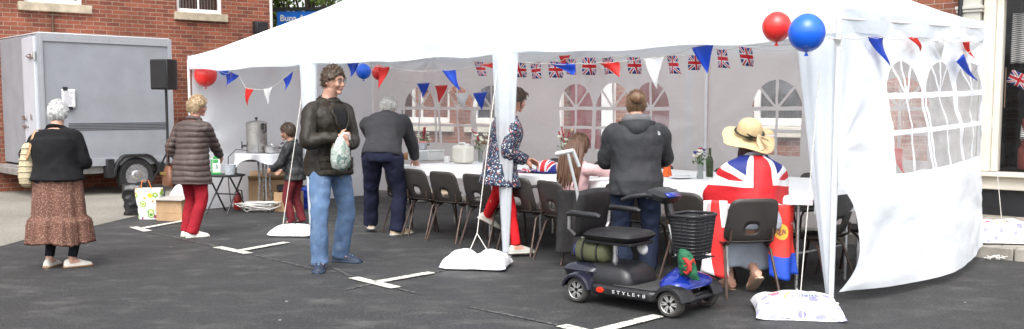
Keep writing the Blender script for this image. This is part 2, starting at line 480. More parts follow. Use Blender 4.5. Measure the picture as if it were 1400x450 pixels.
# ================================================================== blue sign in the gap
sg = AT(379, 40, 22.5)
sgn = E('blue_sign', (sg.x, sg.y, 0), R(-4), 'blue board with white lettering on dark rails beyond the brick house corner', 'sign')
BLUE = M('sign blue', (.015, .16, .62), .35, .06, 3)
z0 = 3.05; z1 = AT(379, 15.5, 22.5).z
MB().bx(0, 2.6, 0, .05, z0, z1).build('board', BLUE, sgn, bevel=.005)
DKW = M('dark stained rail', (.012, .014, .012), .7, .3, 8)
MB().bx(-.08, 2.7, -.02, .07, z1+.01, z1+.09).build('rail', DKW, sgn)
for x in (.3, 2.3): MB().bx(x-.04, x+.04, .06, .14, 0, z0+.4).build('post', DKW, sgn)
t = text_mesh('Bupa A', .20, .006, True)
for v in t.vertices: v.co = V((v.co.x+.365, -.008-v.co.z*.0-.0+(-.004 if v.co.z > 0 else .006), v.co.y+z1-.168))
link('lettering', t, M('sign white', (.8, .8, .8), .4, .03), sgn, 30)

# ================================================================== trees in the gap
BARK = M('bark', (.10, .075, .05), .9, .35, 12, .6, 40)
def leafmat(name, a, b, c):
    m, nt = new_mat(name); co = coords(nt)
    k = nz(nt, co, 2.3, 3).rng(.3, .7); k2 = nz(nt, co, 17, 2).rng(.35, .65)
    cc = mixc(nt, k2*.6, mixc(nt, k, a, b), c)
    d = pbsdf(nt, cc, .55)
    t = node(nt, 'ShaderNodeBsdfTranslucent', {0: cc}).outputs[0]
    out(nt, node(nt, 'ShaderNodeMixShader', {0: .3, 1: d, 2: t}).outputs[0]); return m
LEAF = leafmat('spring leaves', (.05, .10, .02), (.13, .20, .035), (.20, .26, .05))
LEAF2 = leafmat('dark leaves', (.02, .045, .015), (.05, .085, .025), (.08, .11, .03))
def tree(loc, h, rc, leaf, label, n=2600, seed=1, ls=.11):
    rnd = random.Random(seed); r = E('tree', loc, rnd.uniform(0, 6), label, 'tree')
    tk = MB(); top = V((.1, .05, h*.55))
    tk.tube([(0, 0, -.05), (.03, 0, h*.2), (.0, .05, h*.4), top, (.15, .0, h*.8)], [.17, .14, .12, .09, .03], 10)
    cl = []
    for i in range(26):
        a = rnd.uniform(0, 6.28); q = rnd.uniform(.15, 1); rr = rc*q**.6*rnd.uniform(.6, 1.0)
        zz = h*rnd.uniform(.42, .95); rr *= (1-.55*max(0, (zz/h-.6)/.4))
        c = V((rr*math.cos(a), rr*math.sin(a), zz)); cl.append((c, rnd.uniform(.35, .75)*rc*.42))
        b0 = V((0, 0, h*rnd.uniform(.25, .55)))
        tk.tube([b0, b0.lerp(c, .5)+V((0, 0, .15)), c], [.05, .03, .008], 6)
    tk.build('trunk', BARK, r)
    lv = MB()
    for i in range(n):
        c, s = rnd.choice(cl)
        d = V((rnd.gauss(0, 1), rnd.gauss(0, 1), rnd.gauss(0, 1))).normalized()*s*rnd.uniform(.3, 1.1)**.7
        p = c+d; q = Quaternion((rnd.gauss(0, 1), rnd.gauss(0, 1), rnd.gauss(0, 1), rnd.gauss(0, 1))).normalized()
        L = ls*rnd.uniform(.6, 1.3)
        lv.add([p+q @ V(w) for w in ((0, -L, 0), (L*.5, -L*.1, L*.12), (0, L, 0), (-L*.5, -L*.1, L*.12))], [(0, 1, 2), (0, 2, 3)])
    lv.build('crown', leaf, r, fix=False)
    return r
tree((-5.6, 26.5, 0), 6.6, 2.3, LEAF, 'bushy light green tree rising behind the blue sign', 3800, 3)
tree((-3.2, 29, 0), 7.6, 2.6, LEAF2, 'dark green tree showing just above the white tent roof', 3200, 5)
tree((-8.2, 31, 0), 7.0, 2.6, LEAF2, 'dark tree half hidden behind the brick house corner', 2400, 9)

# ================================================================== shop building behind the tent
FY = 6.05
sb = E('shop_building', D0, TROT, 'brick shop with white windows and cream shopfront behind the white tent', 'building')
z0 = .1
wins = [(-2.9, -1.15, 1.14, 2.55), (-.55, 1.1, 1.14, 2.55), (5.35, 6.9, 1.18, 2.55)]
door = (1.75, 2.55, z0+.02, 2.35)
shop = (8.66, 11.6, .66, 2.95)
wall_with_holes(-3.2, 8.24, 0, 6.2, wins+[door], FY, .3).build('wall', BRICK2, sb)
wall_with_holes(8.24, 13.5, 3.2, 6.2, [], FY, .3).build('upper_wall', BRICK2, sb)
wall_with_holes(11.95, 13.5, 0, 3.2, [], FY, .3).build('pier', BRICK2, sb)
for a, b, c, d in wins:
    w = sash(sb, a, b, c, d, FY+.04, mull=((a+b)/2, a+.35*(b-a) if b-a > 1.6 else (a+b)/2), trans=(d-.55,), fr=.1)
    MB().bx(a-.12, b+.12, FY-.09, FY+.05, c-.16, c-.003).build('sill', M('painted sill', (.60, .57, .48), .6, .12, 6), w, bevel=.01)
    MB().bx(a, b, FY+.18, FY+.19, c+.02, d).build('curtain', M('net curtain', (.35, .36, .36), .9, .15, 3), w)
MAROON = M('maroon door paint', (.16, .022, .03), .4, .1, 4)
dr = MB().bx(door[0]+.07, door[1]-.07, FY+.06, FY+.11, door[2], door[3]-.07).build('door', MAROON, sb, bevel=.006)
pn = MB()
for za, zb in ((.35, 1.0), (1.15, 2.15)):
    pn.bx(door[0]+.18, (door[0]+door[1])/2-.04, FY+.045, FY+.06, za, zb); pn.bx((door[0]+door[1])/2+.04, door[1]-.18, FY+.045, FY+.06, za, zb)
pn.build('door_panel', MAROON, dr, bevel=.008)
kn = MB().ball((door[0]+.14, FY+.03, 1.05), .035, 10).build('handle', M('brass', (.5, .36, .12), .3, .1, metal=1.0), dr)
for xx in (1.50, 2.62):
    mb = MB(); mb.bx(xx-.0, xx+.24, FY-.10, FY-.002, z0, 2.6); mb.bx(xx-.03, xx+.27, FY-.13, FY-.002, 2.602, 2.72); mb.bx(xx-.03, xx+.27, FY-.13, FY-.002, z0, .35)
    mb.build('door_pilaster', WPAINT, sb, bevel=.01)
MB().bx(1.4, 2.95, FY-.16, FY-.004, 2.724, 2.95).build('door_hood', WPAINT, sb, bevel=.012)
mb = MB(); mb.bx(3.3, 5.0, FY-.03, FY-.002, .5, 2.3); mb.build('notice_board', M('dull maroon board', (.13, .03, .035), .6, .3, 2), sb)
# cream shopfront
mb = MB()
mb.bx(8.25, 8.50, FY-.16, FY+.2, z0, 3.0); mb.bx(8.225, 8.525, FY-.19, FY+.2, z0, .42)
mb.bx(8.225, 8.525, FY-.185, FY+.2, 2.62, 2.655); mb.bx(8.215, 8.535, FY-.20, FY+.2, 2.657, 2.70)
mb.build('pilaster', M('pale grey green paint', (.46, .45, .40), .45, .08, 4), sb, bevel=.008)
mb = MB()
mb.bx(8.52, 8.66, FY-.09, FY+.12, .66, 3.0); mb.bx(11.6, 11.95, FY-.12, FY+.12, z0, 3.0); mb.bx(8.66, 11.6, FY-.08, FY+.12, 2.95, 3.0)
mb.bx(8.66, 8.74, FY-.05, FY+.08, .66, 2.95); mb.bx(10.1, 10.18, FY-.05, FY+.08, .66, 2.95)
mb.build('shop_frame', CREAM, sb, bevel=.012)
mb = MB(); mb.bx(8.505, 11.6, FY-.20, FY+.1, .60, .655); mb.bx(8.505, 11.6, FY-.12, FY+.1, .44, .598)
mb.build('shop_sill', CREAM, sb, bevel=.012)
MB().bx(8.505, 11.6, FY-.06, FY+.1, z0, .436).build('plinth', DKPAINT, sb, bevel=.004)
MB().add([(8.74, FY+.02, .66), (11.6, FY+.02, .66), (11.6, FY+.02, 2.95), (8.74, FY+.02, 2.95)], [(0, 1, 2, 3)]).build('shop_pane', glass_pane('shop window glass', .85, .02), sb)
mb = MB(); mb.bx(8.2, 12.0, FY-.22, FY+.1, 3.0, 3.2); mb.build('fascia', CREAM, sb, bevel=.01)
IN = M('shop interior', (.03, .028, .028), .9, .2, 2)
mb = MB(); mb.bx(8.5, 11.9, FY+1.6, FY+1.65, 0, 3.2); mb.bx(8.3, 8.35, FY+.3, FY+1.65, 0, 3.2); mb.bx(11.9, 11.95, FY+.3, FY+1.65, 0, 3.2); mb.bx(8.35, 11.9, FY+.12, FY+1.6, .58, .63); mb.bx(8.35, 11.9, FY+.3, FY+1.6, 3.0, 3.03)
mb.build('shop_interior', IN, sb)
MB().add([(-3.4, FY-.35, 6.1), (13.7, FY-.35, 6.1), (13.7, FY+2.4, 8.2), (-3.4, FY+2.4, 8.2), (13.7, FY+5, 6.1), (-3.4, FY+5, 6.1)], [(0, 1, 2, 3), (3, 2, 4, 5), (0, 3, 5), (1, 4, 2)]).build('roof', RB, sb)
mb = MB(); mb.bx(-3.2, -2.9, FY+.31, FY+4.7, 0, 6.1); mb.bx(13.2, 13.5, FY+.31, FY+4.7, 0, 6.1); mb.bx(-2.9, 13.2, FY+4.4, FY+4.7, 0, 6.1); mb.build('side_wall', BRICK2, sb)
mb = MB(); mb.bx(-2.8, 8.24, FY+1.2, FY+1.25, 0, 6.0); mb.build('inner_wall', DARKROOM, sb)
mb = MB(); mb.cyl((8.28, FY-.19, .2), (8.28, FY-.19, 3.1), .028); mb.build('rain_pipe', DKPAINT, sb)
# ================================================================== TENT
TLN, TWD = 9.35, 3.25
LEGX = (0.0, 2.85, 6.05, 9.35)
def ez(y): return 2.14+.12*max(0, min(1, y/TWD))
def fabric(name, win=None, x0=0.0, x1=1.0, zmax=2.2, tr=.38):
    """white tent cloth, optionally with arched clear windows laid out in metres along the wall"""
    m, nt = new_mat(name); co = coords(nt)
    wr = nz(nt, stretch(nt, co, (1, 1, 1.8)), 5.5, 5, .6)
    wr2 = nz(nt, co, 24, 3); weave = nz(nt, co, 240, 1)
    rg = X(nt, node(nt, 'ShaderNodeTexNoise', {'Vector': stretch(nt, co, (1, 1, 1.5)), 'Scale': 4.2, 'Detail': 4.0, 'Roughness': .6, 'Distortion': .8}, noise_type='RIDGED_MULTIFRACTAL', normalize=True).outputs[0])
    nm = bump(nt, wr*.9+wr2*.22+weave*.05+rg*.45, .38, .02)
    tint = mixc(nt, nz(nt, co, 1.1, 4).rng(.35, .7), (.82, .865, .90), (.88, .91, .935))
    d = pbsdf(nt, tint, .62, 0, nm, Specular_IOR_Level=.25)
    t = node(nt, 'ShaderNodeBsdfTranslucent', {0: tint, 'Normal': nm}).outputs[0]
    cloth = node(nt, 'ShaderNodeMixShader', {0: tr, 1: d, 2: t}).outputs[0]
    if not win: out(nt, cloth); return m
    uv = coords(nt, 'UV'); u, v, _ = sep(nt, uv)
    jig = nz(nt, stretch(nt, co, (1, 1, .6)), 3.2, 2)-.5
    x = u*(x1-x0)+x0+jig*.05; z = v*zmax+jig*.03
    xa, xb = win['x']; zb, zs, zt = win['z']; w = win['w']; cs = win['c']
    rect = x.gt(xa)*x.lt(xb)*z.gt(zb)*z.lt(zs+.001)
    gl = rect; bars = (z-zs).abs().lt(.024).mx((z-(zb+(zs-zb)*.52)).abs().lt(.02))
    for c in cs:
        dx = x-c; dz = z-zs
        arch = ((dx/w).sq()+(dz/(zt-zs)).sq()).lt(1.0)*z.gt(zs)
        gl = gl.mx(arch)
        bars = bars.mx(dx.abs().lt(.017)).mx((dx.abs()-w-.02).abs().lt(.026)*z.lt(zs+.02))
        bars = bars.mx((dx.abs()-dz*.85).abs().lt(.02)*z.gt(zs)*dx.abs().lt(w))
    g = gl*bars.inv()
    pv_n = bump(nt, nz(nt, co, 7, 4)+nz(nt, co, 30, 2)*.2, .35, .02)
    tp_ = node(nt, 'ShaderNodeBsdfTransparent', {0: (.93, .93, .93, 1)}).outputs[0]
    gg = node(nt, 'ShaderNodeBsdfGlossy', {0: (1, 1, 1, 1), 'Roughness': .12, 'Normal': pv_n}).outputs[0]
    df = node(nt, 'ShaderNodeBsdfDiffuse', {0: (.8, .8, .8, 1), 'Normal': pv_n}).outputs[0]
    hz = nz(nt, co, 5, 4).rng(.3, .75, .08, .30)
    pvc = node(nt, 'ShaderNodeMixShader', {0: hz, 1: tp_, 2: df}).outputs[0]
    pvc = node(nt, 'ShaderNodeMixShader', {0: .09, 1: pvc, 2: gg}).outputs[0]
    out(nt, node(nt, 'ShaderNodeMixShader', {0: g, 1: cloth, 2: pvc}).outputs[0])
    return m
CLOTH = fabric('white tent cloth', tr=.58)
ROOFC = fabric('white roof cloth', tr=.5)
POLE = M('white coated steel', (.72, .73, .74), .35, .06, 6, metal=.0)
tent = E('gazebo', D0, TROT, 'long white party gazebo with arched clear windows standing in the car park', 'gazebo')

def N3(p, s, o=0.0): return noise.noise(V((p[0]*s+o, p[1]*s+o*.7, p[2]*s-o)))
RH = 2.95
def roofz(x, y):
    dx = min(x, TLN-x)/1.5; dy = min(y, TWD-y)/(TWD/2)
    m_ = max(0, min(1, min(dx, dy)))
    e = ez(y); sag = -.035*math.sin(math.pi*m_)*(1+.6*math.sin(x*2.1))
    # cloth lifts a little over each leg
    lift = 0
    for lx in LEGX: lift += .03*math.exp(-((x-lx)/.35)**2)*(1-m_)
    return e+(RH+.05-e)*m_+sag+lift-.02+.02*N3((x, y, 0), 1.6, 3)*(1-m_*.5)+.008*N3((x*1.0, y*3, 0), 2.5, 8)
mb = MB(); mb.grid(lambda a, b: V((TLN*a, TWD*b, roofz(TLN*a, TWD*b))), 150, 52)
roof = mb.build('roof_canopy', ROOFC, tent, 179)
# valance: a strip round the eave with a soft hem
def perim(t):
    L = 2*(TLN+TWD); d = t*L
    if d < TLN: return d, 0.0, 0, -1
    d -= TLN
    if d < TWD: return TLN, d, 1, 0
    d -= TWD
    if d < TLN: return TLN-d, TWD, 0, 1
    return 0.0, TWD-(d-TLN), -1, 0
def val(a, b):
    x, y, nx, ny = perim(a % 1.0); z = roofz(x, y)+.012-b*.185
    w = .014*math.sin(x*5+y*7+math.sin(x*2.3))*b+.012*N3((x, y, b), 2.2, 4)*b+.012
    z += b*.012*math.sin(x*4.1+y*3)
    return V((x+nx*w, y+ny*w, z))
MB().grid(val, 420, 5).build('valance', ROOFC, tent, 179)
# frame
mb = MB()
for yy in (.02, TWD-.02):
    for i in range(3): mb.cyl((LEGX[i], yy, ez(yy)-.05), (LEGX[i+1], yy, ez(yy)-.05), .016)
for xx in LEGX: mb.cyl((xx if xx else .02, 0.02, ez(0)-.05), (xx if xx else .02, TWD-.02, ez(TWD)-.05), .014) if xx in (0.0, TLN) else None
ys = TWD/2
mb.cyl((1.5, ys, RH-.02), (TLN-1.5, ys, RH-.02), .016)
for cx, cy, ax in ((0, 0, 1.5), (0, TWD, 1.5), (TLN, 0, TLN-1.5), (TLN, TWD, TLN-1.5)): mb.cyl((cx, cy, ez(cy)-.04), (ax, ys, RH-.02), .014)
for lx in LEGX[1:3]:
    for yy in (0.02, TWD-.02): mb.cyl((lx, yy, ez(yy)-.05), (lx, ys, RH-.03), .014)
mb.build('roof_frame', POLE, tent)
for lx in LEGX:
    for yy, zb in ((.0, 0), (TWD, .12 if lx > .6 else 0)):
        p = MB().cyl((lx, yy, zb), (lx, yy, ez(yy)-.03), .019)
        p.box((lx, yy, zb+.006), (.09, .09, .012))
        p.build('leg', POLE, tent)
# walls
def folds(x, z, anchors, amp=.03):
    q = 0
    for ax, az in anchors:
        dx, dz = x-ax, z-az; r = math.hypot(dx, dz)+.05
        q += amp*math.exp(-r/.9)*math.sin(9*math.atan2(dz, dx)+ax*3)*min(1, r/.25)
    return q
def back_panel(x0, x1, win):
    def fn(a, b):
        x = x0+(x1-x0)*a; z = .10+(2.16-.10+.07)*b
        y = TWD-.03+folds(x, z, [(x0, 1.2), (x1, 1.25), ((x0+x1)/2, 2.2)], .035)*math.sin(math.pi*min(1, max(0, a)))**.5
        y += .035*N3((x, 0, z*.7), 1.1, x0)*math.sin(math.pi*a)+.10*max(0, .6-z)*math.sin(math.pi*a)
        return V((x, y, z))
    c = fabric('tent window wall', win, x0, x1, 2.23, .58)
    # material works in metres measured from the bottom hem
    MB().grid(fn, 72, 48).build('back_wall', c, tent, 179)
zz = (.95-.10, 1.50-.10, 1.84-.10)
back_panel(.04, 2.85, dict(x=(.74, 2.80), z=zz, w=.36, c=(1.17, 2.02, 2.72)))
back_panel(2.87, 6.30, dict(x=(3.98, 5.82), z=zz, w=.28, c=(4.30, 4.91, 5.50)))
back_panel(6.32, 9.33, dict(x=(6.90, 8.90), z=zz, w=.30, c=(7.21, 7.90, 8.58)))
MB().cyl((6.31, TWD-.055, .12), (6.31, TWD-.055, 2.2), .019).build('leg', POLE, tent)
# left end wall
def lw(a, b):
    y = .03+(TWD-.06)*a; z = .015+(2.16)*b*(1+.05*a)
    x = .03+.05*N3((y, 3, z*.6), 1.3, 2)+folds(y, z, [(0, 2.1), (TWD, 1.0), (0, .9)], .03)-.05*math.sin(math.pi*a)*max(0, 1-z)
    return V((x, y, z))
MB().grid(lw, 60, 44).build('end_wall', CLOTH, tent, 179)
# right end wall: loose in front, blown outwards at the bottom
def rw(a, b):
    z = .10+2.08*b*(1+.04*a); zz = z
    cut = 0
    if .10 < z < .90: cut = .27*math.sin(math.pi*(z-.10)/.80)**.9*(1+.12*math.sin(9*z))
    y = cut+(TWD-cut)*a
    k = max(0, 1-z/1.75)
    x = TLN+.005+.36*(math.sin(math.pi*min(1, (y+.15)/(TWD+.3))))**.9*k**1.1
    x += folds(y, z, [(0, 1.15), (TWD, 2.1), (0, .12), (TWD, .4)], .04)*math.sin(math.pi*a)**.4*.9
    x += .022*N3((y*1.0, 5, z*2.4), 2.0, 5)*min(1, a*6)+.008*N3((y, 9, z*2), 7, 1)*min(1, a*6)
    z -= .05*math.sin(math.pi*a)*(1-b)**3
    z += .06*a*(1-b)
    return V((x, y, z))
MB().grid(rw, 80, 62).build('end_wall', fabric('tent end wall', dict(x=(.84, 3.2), z=(.82, 1.42, 1.70), w=.36, c=(1.2, 2.04, 2.86)), 0, TWD, 2.08, .34), tent, 179)
# gathered side curtains tied round the front legs
def drape(lx, ly, top, bot, off=(0, 0), name='leg_drape', ztop=2.03, zb=.05):
    n = 40; rs = []
    for i in range(25):
        t = i/24; z = ztop+(zb-ztop)*t; e = t**1.05
        r = top+(bot-top)*e; cx = lx+off[0]*(1-e); cy = ly+off[1]*(1-e)
        rs.append([V((cx+r*math.cos(2*math.pi*j/n)*(1+.10*math.sin(7*2*math.pi*j/n+t*2)), cy+r*.75*math.sin(2*math.pi*j/n)*(1+.10*math.sin(7*2*math.pi*j/n+t*2)), z)) for j in range(n)])
    MB().rings(rs, False).build(name, CLOTH, tent, 60)
drape(2.85, 0, .115, .04, (-.02, .0))
drape(6.05, 0, .135, .034, (-.0, .0))
drape(9.33, .03, .165, .028, (-.17, .06))
# guy ropes from the eave to the weights
ROPE = M('white cord', (.62, .60, .55), .8, .15, 30, .4, 200)
# ------------------------------------------------------------------ white sacks used as tent weights
def sackmat(name, logo):
    m, nt = new_mat(name); co = coords(nt); x, y, z = sep(nt, co)
    wr = nz(nt, co, 9, 4)
    vo = node(nt, 'ShaderNodeTexVoronoi', {'Vector': co, 'Scale': 11.5, 'Randomness': .8})
    dots = X(nt, vo.outputs[0]).lt(.40)*nz(nt, co, 3.1, 1).gt(.36)*(y+nz(nt, co, 4, 1)*.12).lt(.07)*z.gt(.02)
    hue = sep(nt, vo.outputs[1])[0]
    cc = mixc(nt, dots*(.85 if logo else .35), (.78, .78, .80), mixc(nt, hue, (.12, .11, .40), (.30, .31, .62)))
    if logo:
        d = ((x+.165).sq()+(y+.02).sq()).op('SQRT')
        ring = d.lt(.040)*(d-.022).abs().gt(.006)
        cc = mixc(nt, ring*z.gt(.0), cc, (.75, .13, .07))
        a = ((x-.02).sq()+(y+.10).sq()).op('SQRT')
        cc = mixc(nt, (a-.115).abs().lt(.008)*x.lt(.03)*y.gt(-.10), cc, (.80, .36, .12))
    out(nt, pbsdf(nt, cc, .42, 0, bump(nt, wr+nz(nt, co, 40, 2)*.3+X(nt, node(nt, 'ShaderNodeTexNoise', {'Vector': co, 'Scale': 8.0, 'Detail': 3.0, 'Distortion': 1.0}, noise_type='RIDGED_MULTIFRACTAL', normalize=True).outputs[0])*.8, .6, .025)))
    return m
def sack_h(x, y, a, b, h):
    q = (abs(x)/a)**3.0+(abs(y)/b)**3.0
    return h*max(0, 1-q)**.42
def sack(loc, rot, a, b, h, label, logo=False, waist=0, seed=1, tilt=0):
    r = E('weight_sack', loc, rot, label, 'sack', 'sacks weighing down the gazebo')
    r.rotation_euler[0] = tilt
    def sh(u, v, s):
        x, y = (2*u-1), (2*v-1)
        X_ = a*x*(1-.05*(1-abs(y)**2)); Y_ = b*y*(1-.10*(1-abs(x)**2))
        w = 1-waist*math.exp(-(x/.16)**2)
        hh = h*max(0, 1-abs(x)**3.2)**.45*max(0, 1-abs(y)**3.2)**.45
        hh *= w*(1+.16*N3((x, y, 0), 1.7, seed)+.06*N3((x, y, 0), 5, seed))
        Y_ *= 1-(1-w)*.25
        # stitched flat ends turn up a little
        lipz = .018*abs(x)**8
        return V((X_, Y_+.012*N3((x, y, 1), 2, seed)*1.0, (hh*.92+lipz if s > 0 else -hh*.06+lipz*.8)+.016))
    mb = MB(); mb.grid(lambda u, v: sh(u, v, 1), 44, 30); mb.grid(lambda u, v: sh(u, v, -1), 44, 30)
    mb.build('sack_body', sackmat('printed white sack plastic' if logo else 'white sack plastic', logo), r, 179)
    rp = MB(); pts = []
    xs = 0.02
    for k in range(25):
        v = k/24; pts.append(sh(.5+xs, v, 1)+V((0, 0, .006)))
    rp.tube(pts, .005, 6)
    rp.build('cord', ROPE, r)
    return r, sh
b1p, b2p, b3p, b4p = G(402, 322), G(652, 366), G(1089, 430), TW(9.56, 3.46, .12)
s1, _ = sack(b1p, R(-6), .25, .19, .125, 'white sack at the foot of the gazebo leg beside the boy', seed=2, waist=.1)
s2, _ = sack(b2p, R(-10), .305, .21, .165, 'plain white sack pinched by a cord beside the woman in red trousers', seed=5, waist=.35)
s3, sh3 = sack(b3p, R(-9), .30, .24, .15, 'white sack with purple dots and a red ring in front of the corner leg', True, seed=8, tilt=R(3))
s4, _ = sack(b4p, R(-10), .33, .20, .22, 'bulky white sack with purple dots lying on the kerb by the shop', True, seed=11)
# lettering on the corner sack follows its skin
tm = text_mesh('Salts', .075, .0, True)
for v in tm.vertices:
    x, y = v.co.x+.065, v.co.y-.075+.10*(v.co.x)
    u, w = min(.97, max(.03, x/(2*.30)+.5)), min(.97, max(.03, y/(2*.24)+.5))
    q = sh3(u, w, 1); v.co = V((x, y, q.z+.004))
link('lettering', tm, M('blue grey print', (.16, .18, .34), .5, .1), s3)
def guy(a, b, sag=.0, r=.0045):
    a, b = TL(a), TL(b); n = 12
    MB().tube([a.lerp(b, i/n)+V((0, 0, -sag*math.sin(math.pi*i/n))) for i in range(n+1)], r, 6).build('guy_rope', ROPE, tent)
guy(TW(2.83, -.03, 1.95), b1p+V((-.13, .02, .11)))
guy(TW(6.0, -.04, 1.95), b2p+V((.0, .1, .30)))
guy(b2p+V((.0, .1, .30)), b2p+V((-.07, .05, .14))); guy(b2p+V((.0, .1, .30)), b2p+V((.10, .06, .14)))
guy(TW(9.22, .02, 1.9), b3p+V((.08, .18, .10)), r=.004)
guy(TW(9.37, 3.30, 1.95), TW(9.55, 3.42, .30), r=.004)
mb = MB(); rnd = random.Random(4); c0 = TW(9.62, 3.02, .012); 
pts = [c0+V((.14*math.cos(a*.9+rnd.random())*rnd.uniform(.4, 1), .06*math.sin(a*1.1), .006+.012*(i % 3))) for i, a in enumerate(np.linspace(0, 16, 34))]
mb.tube(pts, .005, 6)
tag(mb.build('rope_tangle', ROPE), 'tangled white rope lying in the gutter below the kerb', 'rope')

# ------------------------------------------------------------------ bunting and balloons
def union_jack(nt, u, v, ratio=1.6):
    x = (u-.5)*2.0; y = (v-.5)*2.0            # -1..1
    X_, Y_ = x*ratio, y
    d1 = (X_-Y_*ratio)/math.hypot(1, ratio); d2 = (X_+Y_*ratio)/math.hypot(1, ratio)
    dm = d1.abs().mn(d2.abs())
    blue, white, red = (.012, .025, .20), (.78, .78, .80), (.62, .015, .022)
    c = mixc(nt, dm.lt(.20), blue, white)
    c = mixc(nt, dm.lt(.075), c, red)
    cr = X_.abs().mn(Y_.abs())
    c = mixc(nt, cr.lt(.33), c, white)
    c = mixc(nt, cr.lt(.20), c, red)
    return c
def uj_mat(name, rough=.6, tr=.25):
    m, nt = new_mat(name); u, v, _ = sep(nt, coords(nt, 'UV'))
    c = union_jack(nt, u, v)
    nm = bump(nt, nz(nt, coords(nt), 14, 3), .3, .01)
    d = pbsdf(nt, c, rough, 0, nm); t = node(nt, 'ShaderNodeBsdfTranslucent', {0: c}).outputs[0]
    out(nt, node(nt, 'ShaderNodeMixShader', {0: tr, 1: d, 2: t}).outputs[0]); return m
UJ = uj_mat('union flag print')
def satin(name, col, tr=.3, rough=.38):
    m, nt = new_mat(name); co = coords(nt); n = nz(nt, co, 8, 3)
    c = mixc(nt, n, tuple(q*.85 for q in col), tuple(min(1, q*1.12) for q in col))
    d = pbsdf(nt, c, rough, 0, bump(nt, nz(nt, co, 18, 3), .3, .01)); t = node(nt, 'ShaderNodeBsdfTranslucent', {0: c}).outputs[0]
    out(nt, node(nt, 'ShaderNodeMixShader', {0: tr, 1: d, 2: t}).outputs[0]); return m
PR, PB, PW = satin('red satin', (.68, .025, .02)), satin('blue satin', (.012, .075, .58)), satin('white satin', (.78, .79, .80))
PMAT = {'r': PR, 'b': PB, 'w': PW, 'u': UJ}
CN = {'r': 'red pennant', 'b': 'blue pennant', 'w': 'white pennant', 'u': 'small union flag'}
def bunting(label, proj, items, ends=None, group='bunting strings on the gazebo'):
    """items: (kind, xl, yl, xr, yr, tipx, tipy[, push]) read in the plane that proj stands for"""
    tops = [proj(*ends[0])] if ends else []
    r = E('bunting_string', D0, TROT, label, 'bunting', group)
    for k, it in enumerate(items):
        kind, xl, yl, xr, yr, tx, ty = it[:7]
        jt = random.Random(k*7+len(items)); q1, q2, q3 = ((jt.uniform(-1.6, 1.6), jt.uniform(-1.2, 1.2), jt.uniform(-3, 3)) if kind == 'u' else (0, 0, 0))
        a, b, c = proj(xl, yl+q1), proj(xr, yr+q2), proj(tx+q3, ty+q1)
        tops += [a, b]
        nrm = (b-a).cross(V((0, 0, -1))).normalized()
        sd = k*1.7
        if kind == 'u':
            hgt = (c-(a+b)/2)
            def fn(i, j): return a.lerp(b, i)+hgt*(1-j)+nrm*(.026*math.sin(4*i+sd*1.9+2*(1-j))*(.3+(1-j)))
            mb = MB().grid(fn, 6, 8)
        else:
            def fn(i, j):
                w = 1-j; p = a.lerp(b, .5+(i-.5)*w)+(c-(a+b)/2)*j
                return p+nrm*(.03*j*math.sin(3.5*j+sd)+.016*math.sin(6*i+sd)*w*j**.4)
            mb = MB().grid(fn, 8, 9)
        mb.build('pennant' if kind != 'u' else 'flag', PMAT[kind], r, 179, solid=.0012)['label'] = CN[kind]
    if ends: tops.append(proj(*ends[1]))
    pts = [tops[0]]
    for q in tops[1:]:
        if (q-pts[-1]).length > .01: pts.append(q)
    fine = []
    for p, q in zip(pts, pts[1:]):
        n = max(2, int((q-p).length/.12))
        for i in range(n): fine.append(p.lerp(q, i/n)-V((0, 0, .03*math.sin(math.pi*i/n)*min(1, (q-p).length/.8))))
    fine.append(pts[-1])
    MB().tube(fine, .003, 5).build('cord', ROPE, r)
    return r
f12 = lambda x, y: tp(x, y, .10)
bunting('short bunting string in front of the tea urn with a red pennant in the middle', f12,
        [('b', 309, 101, 317, 98, 309, 119), ('b', 316, 98, 327, 103, 313, 116), ('r', 336, 120, 347, 122, 337, 145), ('w', 361, 122, 373, 119, 364, 143), ('b', 387, 108, 401, 97, 391, 125)], ((290, 90), (428, 90)))
bunting('bunting string with the blue pennant behind the man in the dark jacket', f12,
        [('b', 474, 85, 492, 84, 480, 106), ('r', 516, 91, 533, 91, 520, 122), ('b', 604, 96, 623, 95, 629, 125), ('r', 656, 88, 680, 84, 684, 97)], ((440, 89), (690, 78)))
bunting('bunting string of large pennants along the front eave over the table', lambda x, y: tp(x, y, .06),
        [('b', 751, 87, 787, 87, 785, 103), ('r', 818, 86, 846, 84, 850, 106), ('w', 879, 80, 908, 77, 897, 122), ('b', 946, 65, 978, 57, 965, 101)], ((696, 80), (1120, 57)))
def ujs(lst, dy=0): return [('u', x-8, y, x+8, y-1+dy, x+1+dy, y+h) for x, y, h in lst]
bunting('string of small union flags strung inside the front eave', lambda x, y: tp(x, y, .45),
        ujs([(656, 84, 20), (709, 85, 20), (733, 85, 22), (758, 84, 22), (781, 80, 22), (805, 79, 24), (831, 78, 22), (866, 78, 23), (919, 75, 25), (951, 76, 20), (987, 68, 26), (1019, 65, 27)], 1), ((640, 86), (1110, 66)))
bunting('bunting string along the back windows with red and blue pennants', lambda x, y: tp(x, y, 3.08),
        [('b', 570, 114, 588, 113, 578, 134), ('r', 594, 117, 612, 116, 602, 141), ('w', 622, 128, 642, 127, 634, 150), ('b', 647, 127, 667, 125, 657, 151), ('r', 764, 76, 780, 75, 769, 96), ('w', 790, 84, 806, 82, 800, 108)], ((540, 108), (860, 76)))
bunting('bunting string on the outside of the right end wall', lambda x, y: xp(x, y, TLN+.055),
        [('w', 1139, 53, 1151, 51, 1152, 69), ('b', 1187, 50, 1208, 51, 1213, 91), ('r', 1241, 51, 1254, 51, 1261, 71), ('w', 1272, 55, 1288, 54, 1292, 82), ('r', 1316, 57, 1326, 56, 1331, 81)], ((1133, 51), (1344, 60)))
